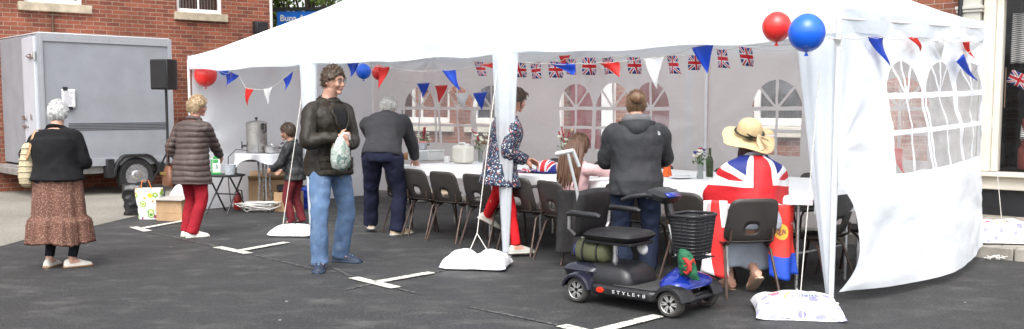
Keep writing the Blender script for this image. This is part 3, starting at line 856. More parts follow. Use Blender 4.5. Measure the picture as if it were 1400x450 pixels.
bunting('loose end of bunting with one blue pennant at the rear corner of the end wall', lambda x, y: xp(x, y, TLN+.09),
        [('b', 1307, 84, 1317, 73, 1336, 111)], ((1316, 70), (1342, 62)))
bunting('single red pennant hanging low inside the right end wall', lambda x, y: xp(x, y, TLN-.22),
        [('r', 1216, 198, 1234, 203, 1238, 242)], ((1214, 194), (1236, 202)))
bunting('bunting string outside the far end wall, its red pennants showing pink through the cloth', lambda x, y: xp(x, y, -.035),
        [('r', 351, 93, 371, 92, 371, 108), ('r', 400, 98, 417, 97, 408, 122), ('r', 300, 104, 316, 103, 306, 126)], ((275, 96), (470, 92)))
def balloon(px, py, Y, r, m, label, group):
    c = AT(px, py, Y); e = E('balloon', c, 0, label, 'balloon', group)
    n = 28; prof = [(max(.002, r*math.sin(a)*(1-.10*max(0, -math.cos(a))**2)), -r*1.10*math.cos(a) if math.cos(a) > 0 else -r*1.02*math.cos(a)) for a in np.linspace(.04, math.pi-.02, 26)]
    MB().lathe(prof, n=n).build('skin', m, e, 179)
    mb = MB(); mb.lathe([(.006, 0), (.008, -.012), (.018, -.03), (.006, -.028)], (0, 0, -r*1.10+.004), 12); mb.build('knot', m, e)
    MB().tube([(0, 0, -r*1.1-.02), (.01, .03, -r*.4), (0, r*.95, r*.7), (0, r+.06, r*1.15)], .002, 5).build('string', ROPE, e)
    return e
BR = M('red latex', (.75, .03, .025), .36, .08, 4, Coat_Weight=.3); BB = M('blue latex', (.008, .12, .72), .36, .08, 4, Coat_Weight=.3)
gb = 'balloons tied to the gazebo'
balloon(1062, 36, 7.02, .105, BR, 'red balloon tied to the eave beside the larger blue one at the corner', gb)
balloon(1103, 44, 6.72, .127, BB, 'large blue balloon tied at the front right corner of the gazebo', gb)
balloon(281, 102, 13.3, .155, BR, 'large red balloon at the far left corner of the gazebo by the brick wall', gb)
balloon(301, 97, 13.75, .13, BB, 'blue balloon peeping from behind the red one at the left gazebo corner', gb)
balloon(497, 97, 13.7, .108, BB, 'small blue balloon hanging by the head of the man in the dark jacket', gb)
balloon(518, 99, 14.1, .105, BR, 'small red balloon hanging half behind a small blue balloon', gb)
# ================================================================== TRAILER
T0 = V((-7.42, 15.0, 0)); TRT = math.atan2(.70, .72)
tr = E('box_trailer', T0, TRT, 'grey box trailer with black mudguard parked against the brick house', 'trailer')
GP = M('grey trailer panel', (.265, .28, .305), .5, .09, 3, .12, 120)
AL = M('pale aluminium trim', (.36, .375, .40), .4, .06, 6, metal=.25)
DOORP = M('pale grey door panel', (.52, .55, .60), .42, .04, 3)
BLK = M('black plastic', (.014, .014, .016), .5, .25, 9)
RUB = M('tyre rubber', (.018, .018, .019), .8, .3, 14, .3, 60)
STEEL = M('bright steel', (.62, .62, .62), .3, .08, 10, metal=.9)
L_, DP, ZB, ZT = 2.15, 2.0, .52, 2.6
MB().bx(.02, L_, 0, DP, ZB, ZT).build('box_body', GP, tr, bevel=.012)
mb = MB()
mb.bx(0, L_+.015, -.02, .06, ZT-.11, ZT+.015); mb.bx(0, L_+.015, -.018, .05, ZB-.03, ZB+.10)
mb.bx(-.01, .075, -.022, .05, ZB, ZT); mb.bx(L_-.05, L_+.018, -.022, .05, ZB, ZT)
[mb.ball((.04+.107*i, -.021, z_), .007, 6) for i in range(20) for z_ in (ZT-.05, ZB+.04)]
mb.bx(0, L_+.015, DP-.05, DP+.02, ZT-.11, ZT+.015); mb.bx(.03, .06, -.024, -.0, ZB, ZT)
mb.build('trim', AL, tr, bevel=.006)
mb = MB(); mb.bx(.03, L_, .02, DP-.02, ZT+.012, ZT+.03); mb.build('roof', M('white trailer roof', (.6, .61, .62), .4, .05), tr, bevel=.008)
mb = MB(); z = ZB+.56
for i in range(5): mb.bx(.42, L_-.08, -.006, .004, z+i*.026, z+i*.026+.011)
mb.build('stripe', M('dark stripe film', (.05, .052, .058), .4, .05), tr)
dr = MB().bx(-.045, .0, .03, DP-.03, .03, ZT-ZB-.06)
dr = dr.build('door', DOORP, tr, bevel=.01); dr.location = (-.005, .0, ZB+.02); dr.rotation_euler = (0, 0, R(-5))
mb = MB()
for z in (.25, 1.72):
    mb = MB(); mb.bx(-.075, -.045, .05, .34, z-.03, z+.03); mb.cyl((-.04, .012, z-.07), (-.04, .012, z+.07), .018); mb.bx(-.09, -.046, .24, .36, z-.014, z+.014)
    mb.build('hinge', STEEL, dr, bevel=.004)
MB().bx(-.075, -.046, .62, .86, .72, .78).build('latch', STEEL, dr, bevel=.004); MB().cyl((-.06, .55, .62), (-.06, .86, .60), .018).build('handle', STEEL, dr); MB().bx(-.06, -.046, .26, .36, .72, .80).build('lock_plate', STEEL, dr, bevel=.004)
mb = MB(); mb.bx(-.10, L_-.1, .10, DP-.1, ZB-.16, ZB-.03); mb.bx(-.16, 0, .0, DP, ZB-.17, ZB-.06); mb.cyl((L_, DP/2, .48), (L_+1.0, DP/2, .48), .05); mb.cyl((L_+.8, DP/2, 0), (L_+.8, DP/2, .6), .03)
mb.build('chassis', M('galvanised chassis', (.33, .33, .32), .5, .2, 7, metal=.4), tr, bevel=.01)
mb = MB(); mb.bx(-.165, -.10, .1, .24, ZB-.16, ZB-.08); lt = mb.build('rear_lamp', M('orange lens', (.75, .25, .03), .25, .1), tr, bevel=.01)
def road_wheel(parent, x, y, r=.31, w=.19, sgn=-1):
    wl = MB(); n = 40
    prof = [(r*.62, -w/2), (r*.86, -w/2-.01), (r*.97, -w*.36), (r, 0), (r*.97, w*.36), (r*.86, w/2+.01), (r*.62, w/2)]
    rm = Matrix.Rotation(R(90), 3, 'X')
    wl.lathe(prof, (0, 0, 0), n, mat=rm, cap=False)
    o = wl.build('wheel', RUB, parent, 30); o.location = (x, y, r)
    rb = MB(); yy = sgn*w*.42
    rb.lathe([(r*.66, -w*.45), (r*.66, w*.45)], (0, 0, 0), n, mat=rm)
    for a, b, c in ((r*.66, r*.60, 0), (r*.60, r*.52, 1), (r*.3, r*.12, 2)): rb.lathe([(a, yy), (b, yy+(.012 if sgn < 0 else -.012)*1)], (0, 0, 0), n, mat=rm, cap=False)
    for i in range(12):
        a = i*math.pi/6; q = Matrix.Rotation(a, 3, 'Y')
        rb.box(q @ V((r*.43, -sgn*0+yy*1.0+.012, 0)), (r*.26, .012, r*.115), q)
    rb.lathe([(r*.31, 0), (r*.25, .014), (r*.13, .02), (.001, .022)], (0, yy, 0), 24, mat=Matrix.Rotation(R(90 if sgn < 0 else -90), 3, 'X'))
    rb.build('rim', STEEL, o, 40, bevel=.003)
    return o
road_wheel(tr, 1.48, .04); road_wheel(tr, 1.48, DP-.04, sgn=1)
mb = MB(); ro, w0, w1 = .40, -.10, .16
prof = []
for s in range(15):
    a = math.pi*s/14; q = min(1.0, 1.12-abs(math.cos(a))*.12)
    prof.append(V((-math.cos(a)*ro*1.02, 0, min(math.sin(a)*ro*1.05, ro*.90))))
outer = [V((1.48+p.x, w0, .31+p.z)) for p in prof]; rs = []
for p in prof:
    d = p.normalized(); a = V((1.48, 0, .31))+p; b = a-d*.03
    rs.append([V((a.x, w0, a.z)), V((a.x, w1, a.z)), V((b.x, w1, b.z)), V((b.x, w0+.02, b.z)), V((b.x-d.x*.02, w0+.02, b.z-d.z*.02)), V((b.x-d.x*.02, w0, b.z-d.z*.02))])
mb.rings(rs); mb.bx(.98, 1.10, w0+.01, .1, .29, .60); mb.bx(1.86, 1.95, w0+.01, .1, .29, .52)
mb.build('mudguard', BLK, tr, 30, bevel=.008)
# notice taped to the trailer
nt_ = E('paper_notice', T0+V((.72, .70, 0))*.325+V((.70, -.72, 0))*.026+V((0, 0, 1.44)), TRT, 'white paper notice taped to the side of the grey trailer', 'notice')
PAPER = M('white paper', (.80, .80, .82), .7, .03, 5)
MB().grid(lambda a, b: V((.21*a, -.003-.006*math.sin(3*a)*b, .30*b)), 8, 8).build('sheet', PAPER, nt_, 179, solid=.0012)
mb = MB(); rnd = random.Random(2)
for i in range(11): mb.bx(.03, .03+rnd.uniform(.07, .15), -.0145, -.013, .26-.02*i, .264-.02*i)
mb.build('printed_lines', M('grey print', (.25, .25, .27), .7, .1), nt_)
mb = MB(); mb.bx(.02, .09, -.016, .0, .28, .335); mb.bx(.05, .16, -.016, .0, -.03, .02); mb.build('tape', BLK, nt_)
# speaker and stand
sp0 = AT(227, 123, 14.7)
st = E('speaker_stand', (sp0.x, sp0.y, 0), .3, 'black tripod stand holding up the loudspeaker beside the trailer', 'speaker stand')
MB().cyl((0, 0, .3), (0, 0, sp0.z+.03), .02).build('pole', BLK, st)
for i in range(3):
    a = i*2.094+.4; d = V((math.cos(a), math.sin(a), 0))
    MB().tube([d*.02+V((0, 0, .75)), d*.5+V((0, 0, .02))], .014, 8).build('leg', BLK, st)
mb = MB(); mb.cyl((0, 0, .68), (0, 0, .80), .035); mb.build('collar', BLK, st)
spk = E('loudspeaker', sp0+V((0, 0, .004)), R(-22), 'black loudspeaker raised on its stand in front of the trailer', 'speaker')
hh = .46
mb = MB(); mb.prism([(-.165, -.15), (.165, -.15), (.165, .02), (.10, .15), (-.10, .15), (-.165, .02)], hh); mb.build('cabinet', BLK, spk, bevel=.015)
gm = M('speaker grille', (.02, .02, .022), .55, .3, 60, .8, 260, metal=.4)
mb = MB(); mb.bx(-.15, .15, -.165, -.150, .02, hh-.02); mb.build('grille', gm, spk, bevel=.01)

# ================================================================== clutter by the left end of the tent
p = G(186, 294); bag = E('black_sack', p, .2, 'full black plastic sack standing beside the floral carrier bag', 'sack')
BINP = M('black polythene', (.012, .012, .013), .35, .3, 8, .5, 25)
def lumpbag(w, d, h, seed, amp=.02, top=.9):
    n = 36; rs = []
    for i in range(22):
        t = i/21; k = (1-.12*math.cos(t*3))*(1 if t < .8 else 1-(1-top)*(t-.8)/.2)
        rs.append([V((w/2*k*math.copysign(abs(math.cos(a))**.6, math.cos(a)), d/2*k*math.copysign(abs(math.sin(a))**.6, math.sin(a)), h*t))+V((math.cos(a), math.sin(a), .0))*amp*N3((math.cos(a), math.sin(a), t*3), 2.2, seed) for a in [2*math.pi*j/n for j in range(n)]])
    return MB().rings(rs)
lumpbag(.30, .26, .42, 3, .03).build('sack_body', BINP, bag, 60)
mb = MB(); mb.tube([(-.15, -.02, .41), (-.05, -.1, .44), (.06, -.09, .43), (.15, .0, .42), (.05, .1, .44), (-.08, .09, .42)], .012, 6, closed=True); mb.build('rolled_rim', BINP, bag)
p = G(205, 299); bag = E('carrier_bag', p, .05, 'white carrier bag printed with orange and green fruit circles', 'carrier bag')
def fruitmat():
    m, nt = new_mat('fruit printed bag'); co = coords(nt); x, y, z = sep(nt, co)
    q = node(nt, 'ShaderNodeCombineXYZ', {0: x, 1: 0.0, 2: z}).outputs[0]
    vo = node(nt, 'ShaderNodeTexVoronoi', {'Vector': q, 'Scale': 11.0, 'Randomness': .75})
    d = X(nt, vo.outputs[0]); h = sep(nt, vo.outputs[1])[0]
    rmp = nt.nodes.new('ShaderNodeValToRGB'); nt.links.new((h*.55+z*1.1-.02).v, rmp.inputs[0])
    e = rmp.color_ramp; e.interpolation = 'CONSTANT'
    for pos, c in ((0, (.25, .03, .10)), (.18, (.12, .30, .05)), (.4, (.25, .45, .06)), (.55, (.70, .55, .05)), (.72, (.85, .30, .03)), (.9, (.80, .18, .03))):
        el = e.elements.new(pos) if pos not in (0,) else e.elements[0]
        el.position = pos; el.color = c+(1,)
    c = mixc(nt, d.lt(.50), (.80, .80, .78), rmp.outputs[0]); c = mixc(nt, (d-.30).abs().lt(.04), c, (.85, .8, .55))
    out(nt, pbsdf(nt, c, .4, 0, bump(nt, nz(nt, co, 12, 3), .4, .01))); return m
mb = lumpbag(.31, .16, .40, 5, .012, 1.0); mb.build('bag_body', fruitmat(), bag, 60)
mb = MB(); mb.tube([(-.08, -.07, .39), (-.06, -.08, .5), (.02, -.08, .51), (.06, -.07, .39)], .007, 6); mb.build('handle', M('orange cord', (.7, .2, .04), .6, .1), bag)
CARD = M('brown cardboard', (.42, .27, .15), .8, .12, 6, .15, 30)
CARDD = M('darker cardboard', (.30, .19, .10), .85, .12, 6)
def carton(loc, rot, w, d, h, label, flaps=True, slab=None):
    r = E('cardboard_box', loc, rot, label, 'box'); t = .006
    mb = MB(); mb.bx(-w/2, w/2, -d/2, -d/2+t, 0, h); mb.bx(-w/2, w/2, d/2-t, d/2, 0, h); mb.bx(-w/2, -w/2+t, -d/2+t, d/2-t, 0, h); mb.bx(w/2-t, w/2, -d/2+t, d/2-t, 0, h); mb.bx(-w/2+t, w/2-t, -d/2+t, d/2-t, .002, t)
    mb.build('box_walls', CARD, r, bevel=.003)
    if flaps:
        for (c, sx, sy, ang, ax) in (((0, -d/2, h), w, d*.45, 25, 'X'), ((0, d/2, h), w, -d*.45, -40, 'X'), ((w/2, 0, h), -w*.4, d, 35, 'Y')):
            q = MB(); rot_ = Matrix.Rotation(R(-ang if ax == 'X' else ang), 3, ax)
            if ax == 'X': q.add([rot_ @ V((x, y, 0))+V(c) for x, y in ((-w/2, 0), (w/2, 0), (w/2, -sy), (-w/2, -sy))], [(0, 1, 2, 3)])
            else: q.add([rot_ @ V((x, y, 0))+V(c) for x, y in ((0, -d/2), (0, d/2), (-sx, d/2), (-sx, -d/2))], [(0, 1, 2, 3)])
            q.build('flap', CARD, r, solid=.005)
    if slab:
        slab(r)
    return r
def tapeband(r):
    MB().bx(-.185, .185, -.1515, -.1505, .10, .104).build('crease', CARDD, r)
    MB().box((.01, -.02, .285), (.40, .34, .006), Matrix.Rotation(R(5), 3, 'X')).build('lid', M('grey box lid', (.36, .34, .31), .7, .1), r)
carton(G(234, 302)+V((.02, .12, 0)), R(-14), .37, .30, .27, 'cardboard box with a loose lid beside the woman in red trousers', False, tapeband)
pc = G(243, 287)+V((0, .1, 0)); r = E('plastic_sack', pc, 0, 'crumpled white plastic bag behind the lidded cardboard box', 'plastic bag')
PLA = M('thin white plastic', (.72, .73, .74), .4, .06, 9, .6, 16)
mb = MB(); mb.ball((0, 0, .17), (.15, .12, .17), 26); o = mb.build('bag_body', PLA, r, 179); displace(o.data, lambda c, n: .035*N3(c, 7, 2))
# small black folding table with carton and jug
ft = V((-3.93, 13.05, 0)); r = E('folding_table', ft, R(-20), 'small round black folding table beside the woman in the quilted coat', 'table')
tz = .52; ST_H = tz+.02
mb = MB(); mb.lathe([(.24, tz-.012), (.255, tz-.004), (.255, tz+.008), (.24, tz+.014)], n=32); mb.build('table_top', BLK, r)
for sx in (-1, 1):
    MB().tube([(sx*.17, -.16, tz), (sx*.19, .22, 0)], .012, 8).build('leg', BLK, r); MB().tube([(sx*.15, .16, tz), (sx*.17, -.24, 0)], .012, 8).build('leg', BLK, r)
MB().cyl((-.18, .02, tz*.5), (.18, .02, tz*.5), .009).build('stretcher', BLK, r)
c_ = E('drink_carton', ft+V((-.13, -.03, tz+.016)), .3, 'white and green carton on the small black folding table', 'carton')
MB().bx(-.06, .06, -.045, .045, 0, .22).build('carton_body', M('carton white', (.74, .77, .72), .4, .05), c_, bevel=.006)
GRN = M('leaf green print', (.03, .33, .07), .4, .1)
mb = MB(); mb.bx(-.0615, .0615, -.0465, .0465, .004, .03); mb.bx(-.0615, -.045, -.0465, .0465, .03, .21); mb.bx(-.04, .03, -.0468, -.0455, .16, .20); mb.build('label_print', GRN, c_)
mb = MB(); mb.bx(.005, .02, -.0468, -.0455, .07, .14); mb.build('letter', M('print teal', (.05, .2, .2), .5), c_); mb = MB(); mb.prism([(-.045, 0), (.045, 0), (0, .05)], .11, Matrix.Translation((0, .055, .218)) @ Matrix.Rotation(R(90), 4, 'X')); mb.build('gable', GRN, c_)
j = E('plastic_tub', ft+V((.08, -.10, tz+.016)), 0, 'translucent plastic tub at the edge of the small black table', 'tub')
TRP = M('cloudy plastic', (.62, .67, .72), .25, .04, 6, Transmission_Weight=.35)
MB().lathe([(.055, 0), (.065, .002), (.082, .13), (.086, .13), (.086, .137), (.078, .137), (.062, .008), (.001, .008)], n=28).build('tub_body', TRP, j)
# urn table
ut = V((-3.50, 13.42, 0)); UZ = .80
r = E('bar_table', ut, 0, 'round metal legged table under the urn', 'table')
mb = MB(); mb.lathe([(.36, UZ-.03), (.37, UZ-.01), (.36, UZ)], n=36); mb.build('table_top', M('table top laminate', (.5, .5, .5), .5), r)
for i in range(4):
    a = .5+i*math.pi/2; MB().tube([(.09*math.cos(a), .09*math.sin(a), UZ-.03), (.07*math.cos(a), .07*math.sin(a), .4), (.10*math.cos(a), .10*math.sin(a), 0)], .015, 8).build('leg', STEEL, r)
GREYC = M('grey table cloth', (.50, .51, .53), .7, .06, 6, .2, 120)
def tcl(a, b):
    t = 2*math.pi*a
    if b < .45: rr = .40*b/.45; z = UZ+.008
    else:
        q = (b-.45)/.55; fl = 1+.10*math.sin(5*t+.5)*q+.05*math.sin(9*t)*q
        rr = (.40+.035*q)*fl; z = UZ+.008-q*(.17+.09*math.sin(2*t+1.2)+.05*math.sin(4*t))
    return ut+V((rr*math.cos(t), rr*math.sin(t), z))
tag(MB().grid(tcl, 96, 24).build('tablecloth', GREYC, None, 179), 'grey cloth draped over the round urn table', 'tablecloth')
un = E('tea_urn', ut+V((-.11, .04, UZ+.012)), 0, 'tall steel tea urn with a black lid knob on the round cloth covered table', 'urn')
UST = M('brushed steel', (.42, .40, .38), .32, .08, 4, .25, 60, metal=.95, bst=(1, 1, 12))
MB().lathe([(.145, 0), (.15, .01), (.15, .03), (.145, .035), (.145, .40), (.15, .405), (.15, .42), (.12, .44), (.05, .455), (.001, .457)], n=40).build('urn_body', UST, un, 30)
MB().lathe([(.012, 0), (.012, .02), (.024, .03), (.02, .045), (.001, .047)], (0, 0, .455), 16).build('lid_knob', BLK, un)
mb = MB(); mb.cyl((-.13, -.04, .10), (-.20, -.06, .10), .014); mb.cyl((-.195, -.058, .10), (-.195, -.058, .06), .011); mb.cyl((-.195, -.058, .11), (-.195, -.058, .16), .009); mb.build('tap', BLK, un)
mb = MB(); mb.tube([(.125, -.09, .40), (.16, -.11, .39), (.16, -.11, .30), (.125, -.09, .29)], .011, 8); mb.box((.105, -.095, .375), (.05, .035, .09)); mb.build('side_handle', BLK, un, bevel=.006)
mb = MB(); mb.bx(-.06, .06, -.16, -.143, .02, .12); mb.build('control_plate', M('dull steel', (.3, .3, .3), .4, metal=.8), un)
pn = E('saucepan', ut+V((.13, -.06, UZ+.012)), 0, 'shiny steel pan with a looped handle beside the urn', 'pan')
MB().lathe([(.085, 0), (.10, .008), (.105, .09), (.11, .095), (.10, .095), (.096, .02), (.001, .012)], n=32).build('pan_body', STEEL, pn)
MB().lathe([(.104, .096), (.07, .112), (.02, .118), (.015, .13), (.001, .131)], n=28).build('lid', STEEL, pn)
mb = MB(); mb.tube([(.10, 0, .07), (.16, 0, .08), (.175, 0, .12), (.15, 0, .15), (.12, 0, .12)], .010, 8); mb.build('handle', BLK, pn)
mb = MB(); a = ut+V((-.25, -.02, UZ+.1))
mb.tube([ut+V((-.20, -.1, UZ+.05)), ut+V((-.35, -.14, UZ+.07)), ut+V((-.46, -.16, UZ-.04)), ut+V((-.46, -.18, .4)), ut+V((-.42, -.2, .05)), ut+V((-.3, -.25, .012))], .007, 6)
tag(mb.build('power_lead', BLK), 'black power lead looping down from the urn to the ground', 'cable')
carton(ut+V((-.02, .30, .0)), R(12), .55, .34, .42, 'large open cardboard box standing behind the urn table legs', True)
def redlabel(r):
    MB().bx(.04, .11, -.1265, -.1255, .06, .20).build('printed_panel', M('brownish red print', (.45, .14, .10), .6, .1), r)
    mb = MB()
    for i in range(4): mb.bx(.05, .10, -.1275, -.1265, .08+.03*i, .095+.03*i)
    mb.build('printed_marks', CARD, r)
cb = carton(ut+V((.36, -.10, .0)), R(-8), .34, .25, .27, 'cardboard box with a red printed panel beside the boy', False, redlabel)
dk = E('black_pan', ut+V((.33, -.06, .272)), 0, 'dark round pan lying on the red printed cardboard box', 'pan')
MB().lathe([(.10, 0), (.14, .01), (.15, .09), (.135, .09), (.12, .02), (.001, .015)], n=28).build('pan_body', BLK, dk); MB().tube([(.14, 0, .07), (.26, -.05, .08)], .012, 8).build('handle', BLK, dk)
mb = MB(); rnd = random.Random(8)
for L in range(3):
    pts = []
    for i in range(60):
        a = i*.55+L; rr = .17+.05*math.sin(i*.37+L*2)+rnd.uniform(-.015, .015)
        pts.append(ut+V((-.02+rr*1.25*math.cos(a)+.05*L-.05, -.27+rr*.55*math.sin(a), .012+.11*abs(math.sin(i*.21+L))+.01*L)))
    mb.tube(pts, .008, 6)
tag(mb.build('cable_coil', M('white flex', (.66, .65, .62), .5, .08)), 'loose coil of white cable under the round urn table', 'cable')
fe = E('fire_extinguisher', ut+V((-.42, .10, 0)), 0, 'small red extinguisher standing by the end wall under the urn', 'extinguisher')
MB().lathe([(.05, 0), (.055, .01), (.055, .20), (.04, .235), (.02, .25), (.02, .28), (.001, .281)], n=22).build('cylinder_body', M('red enamel', (.35, .02, .02), .3, .1), fe); MB().tube([(.0, 0, .28), (.06, 0, .27), (.075, 0, .15)], .009, 6).build('hose', BLK, fe)
bb = E('blue_bag', G(417, 288)+V((0, .35, 0)), 0, 'blue bag on the ground behind the boy', 'bag'); lumpbag(.30, .2, .32, 6, .03).build('bag_body', M('blue woven plastic', (.012, .05, .42), .5, .1, 9, .3, 30), bb, 60)

# ================================================================== long tables
TB0 = TW(3.50, .72); TBR = TROT-R(5.3)
tbx = V((math.cos(TBR), math.sin(TBR), 0)); tby = V((-math.sin(TBR), math.cos(TBR), 0))
TZ = .755
def TBW(x, y, z=0): return TB0+tbx*x+tby*y+V((0, 0, z))
TTOP = M('white table top', (.70, .70, .68), .5, .05)
def trestle(x, y, w, label, group):
    r = E('folding_table', TBW(x, y), TBR, label, 'table', group)
    MB().bx(0, 1.84, 0, w, TZ-.045, TZ-.006).build('table_top', TTOP, r, bevel=.01)
    for lx in (.14, 1.70):
        for ly in (.09, w-.09): MB().cyl((lx, ly, 0), (lx, ly, TZ-.045), .0135).build('leg', STEEL, r)
        [MB().cyl((lx, .09, zz_), (lx, w-.09, zz_), .010).build('cross_bar', STEEL, r) for zz_ in (.30, .68)]
    return r
trestle(0, 0, .93, 'white folding table at the far end of the front row behind the bending man', 'folding tables in the front row')
trestle(1.87, 0, .93, 'middle white folding table in the front row behind the woman in red trousers', 'folding tables in the front row')
trestle(3.74, 0, .93, 'white folding table at the near end with shiny legs beside the flag caped woman', 'folding tables in the front row')
for k in range(3): trestle(1.87*k, .95, .93, 'white folding table in the back row beneath the white paper', 'folding tables in the back row')
def smooth_(a, b, x):
    t = max(0, min(1, (x-a)/(b-a))); return t*t*(3-2*t)
def coverfn(a, b):
    x = -.03+5.66*a; ripple = .012*math.sin(x*9+1.1*math.sin(x*3.1))+.010*N3((x, 0, 0), 5, 2)
    d = .085+.025*N3((x, 1, 0), 1.3, 4)-.02*smooth_(4.2, 5.2, x)
    s = b*(d+1.92+d)
    if s < d: y = -.012-ripple*(1-s/d)-.012*(1-s/d); z = TZ-(d-s)
    elif s < d+1.92: y = s-d-.01; z = TZ+.002+.003*N3((x, y, 0), 3, 1)
    else: y = 1.915+.01; z = TZ-(s-d-1.92)
    if a < .012 or a > .988:
        z = min(z, TZ-.0)
    return V((x, y, z))
mb = MB(); mb.grid(coverfn, 260, 46)
for ex, sg in ((-.035, -1), (5.635, 1)):
    mb.grid(lambda a, b, ex=ex, sg=sg: V((ex+sg*(.004+.015*math.sin(9*a)*(1-b)), -.01+1.92*a, TZ+.001-(1-b)*(.12+.02*math.sin(4*a)))), 24, 4)
pcv = mb.build('paper_cover', M('white paper cloth', (.78, .78, .78), .6, .03, 4, .3, 9), None, 60); pcv.location = TB0; pcv.rotation_euler = (0, 0, TBR)
tag(pcv, 'long white paper cover laid over the row of tables', 'table cover')
def tpos(px, yl, z=TZ+.006):
    """point on the table at picture column px, yl metres in from the front edge"""
    a = (px-700)/F
    q = TB0+tby*yl                      # q + s*tbx, with X = a*d
    d0 = q.y*cp-(z-H)*sp; d1 = tbx.y*cp
    s = (a*d0-q.x)/(tbx.x-a*d1)
    p = q+tbx*s; return V((p.x, p.y, z))
VG = M('clear vase glass', (.70, .76, .72), .08, .04, 5, Transmission_Weight=.7)
FW = M('cream petals', (.78, .75, .62), .7, .12, 40); FR = M('dark red petals', (.40, .03, .05), .7, .3, 40); FG = M('flower leaves', (.07, .14, .04), .6, .3, 30); FBL = M('deep blue petals', (.02, .025, .25), .6, .2, 40); FY_ = M('yellow petals', (.75, .65, .25), .7, .2, 40)
def vase(pos, h, spread, nw, nr, nb, label, seed, spikes=False):
    rnd = random.Random(seed); r = E('flower_vase', pos, 0, label, 'flowers', 'flower vases on the long table')
    MB().lathe([(.028, 0), (.034, .004), (.03, .06), (.036, .14), (.033, .14), (.027, .06), (.029, .01), (.001, .008)], n=20).build('vase', VG, r)
    st_ = MB(); lf = MB(); fw = MB(); fr = MB(); fb = MB()
    def head(mb, c, s, n=9):
        for i in range(n):
            a = 6.283*i/n; d = V((math.cos(a), math.sin(a), rnd.uniform(.2, .8)))*s
            mb.ball(V(c)+d*.6, (s*.42, s*.42, s*.3), 6)
        mb.ball(c, s*.45, 6)
    for kind, n in ((fw, nw), (fr, nr), (fb, nb)):
        for i in range(n):
            a = rnd.uniform(0, 6.28); q = spread*rnd.uniform(.1, 1); t = V((q*math.cos(a), q*math.sin(a), .14+h*rnd.uniform(.35, .85)))
            if kind is fr and spikes: t = V((q*1.6*math.cos(a), q*1.2*math.sin(a), .14+h*rnd.uniform(.8, 1.15)))
            st_.tube([(0, 0, .02), t*.5+V((0, 0, .03)), t], .0025, 5)
            if kind is fr and spikes:
                for k in range(6): kind.ball(t-V((t.x*.12*k, t.y*.12*k, .018*k)), .011, 6)
            else: head(kind, t, rnd.uniform(.022, .034))
    for i in range(34):
        a = rnd.uniform(0, 6.28); q = spread*rnd.uniform(.2, 1.1); p = V((q*math.cos(a), q*math.sin(a), .12+h*rnd.uniform(.1, .75))); L = .035
        e = V((rnd.gauss(0, 1), rnd.gauss(0, 1), rnd.gauss(0, .6))).normalized()*L; f = e.cross(V((0, 0, 1))).normalized()*L*.35
        lf.add([p-e, p+f, p+e, p-f], [(0, 1, 2, 3)])
    st_.build('stem', FG, r); lf.build('leaves', FG, r, fix=False)
    if nw: fw.build('blossom', FW, r)
    if nr: fr.build('blossom', FR, r)
    if nb: fb.build('blossom', FBL, r)
vase(tpos(580, 1.55), .24, .09, 7, 5, 0, 'vase of cream flowers with red spikes behind the white box', 2, True)
vase(tpos(657, 1.2), .26, .10, 10, 3, 0, 'vase of cream daisies beside the floral coat', 5, True)
vase(tpos(771, 1.5), .28, .08, 4, 4, 0, 'vase with reddish sprigs behind the long haired girl', 6, True)
vase(tpos(957, 1.0), .17, .075, 9, 2, 3, 'small vase of white and deep blue flowers between the cone and the flag cape', 9)
def tub(pos, w, d, h, label, cat, m, rot=TBR, name='storage_box', bev=.01):
    r = E(name, pos, rot, label, cat); MB().bx(-w/2, w/2, -d/2, d/2, 0, h).build('box_body', m, r, bevel=bev); return r
WPL = M('white plastic', (.76, .76, .75), .4, .04)
r = tub(tpos(573, .75), .17, .24, .13, 'plain grey white box near the left end of the paper covered table', 'box', M('grey white card', (.60, .61, .62), .6, .05))
r = tub(tpos(592, .95), .16, .26, .12, 'bright white box standing behind the grey white one', 'box', WPL); MB().bx(-.085, .085, -.135, .135, .1202, .135).build('lid', WPL, r, bevel=.004)
r = E('food_tub', tpos(584, .95)+V((-.06, .02, .136)), 0, 'clear tub with a pink lid standing on the white box', 'tub'); MB().lathe([(.045, 0), (.05, .09), (.001, .09)], n=22).build('tub_body', TRP, r); MB().lathe([(.053, .0905), (.053, .11), (.001, .112)], n=22).build('lid', M('pink lid', (.75, .30, .28), .4), r)
r = E('bread_loaf', tpos(560, .75), .3, 'brown loaf beside the grey white box at the table end', 'bread'); mb = MB(); mb.ball((0, 0, .05), (.12, .07, .055), 20); o = mb.build('loaf', M('bread crust', (.30, .15, .06), .8, .35, 9), r, 179); displace(o.data, lambda c, n: .008*N3(c, 14)); MB().lathe([(.10, -.0), (.14, .004), (.14, .008), (.001, .008)], n=30).build('plate', WPL, r)
r = E('water_container', tpos(633, .85), TBR, 'square white plastic water container on the table', 'container')
mb = MB(); mb.bx(-.13, .13, -.09, .09, 0, .22); o = mb.build('container_body', M('milky plastic', (.70, .68, .60), .35, .05, 6), r, bevel=.035)
mb = MB(); mb.tube([(-.09, 0, .215), (-.07, 0, .25), (.03, 0, .25), (.05, 0, .215)], .012, 8); mb.build('handle', WPL, r); mb = MB(); mb.cyl((.09, 0, .21), (.09, 0, .245), .026); mb.build('cap', WPL, r)
for i, (px, yl, lb) in enumerate(((596, 1.5, 'white cup at the back of the table behind the white boxes'), (611, .7, 'white cup near the table edge left of the water container'), (560, 1.3, 'white cup behind the brown loaf'), (836, .6, 'white cup in front of the woman in the grey jacket'))):
    r = E('cup', tpos(px, yl), i, lb, 'cup', 'white cups on the table'); MB().lathe([(.028, 0), (.032, .005), (.042, .085), (.039, .085), (.03, .01), (.001, .008)], n=22).build('cup_body', WPL, r); MB().tube([(.038, 0, .07), (.062, 0, .06), (.06, 0, .03), (.034, 0, .02)], .005, 6).build('handle', WPL, r)
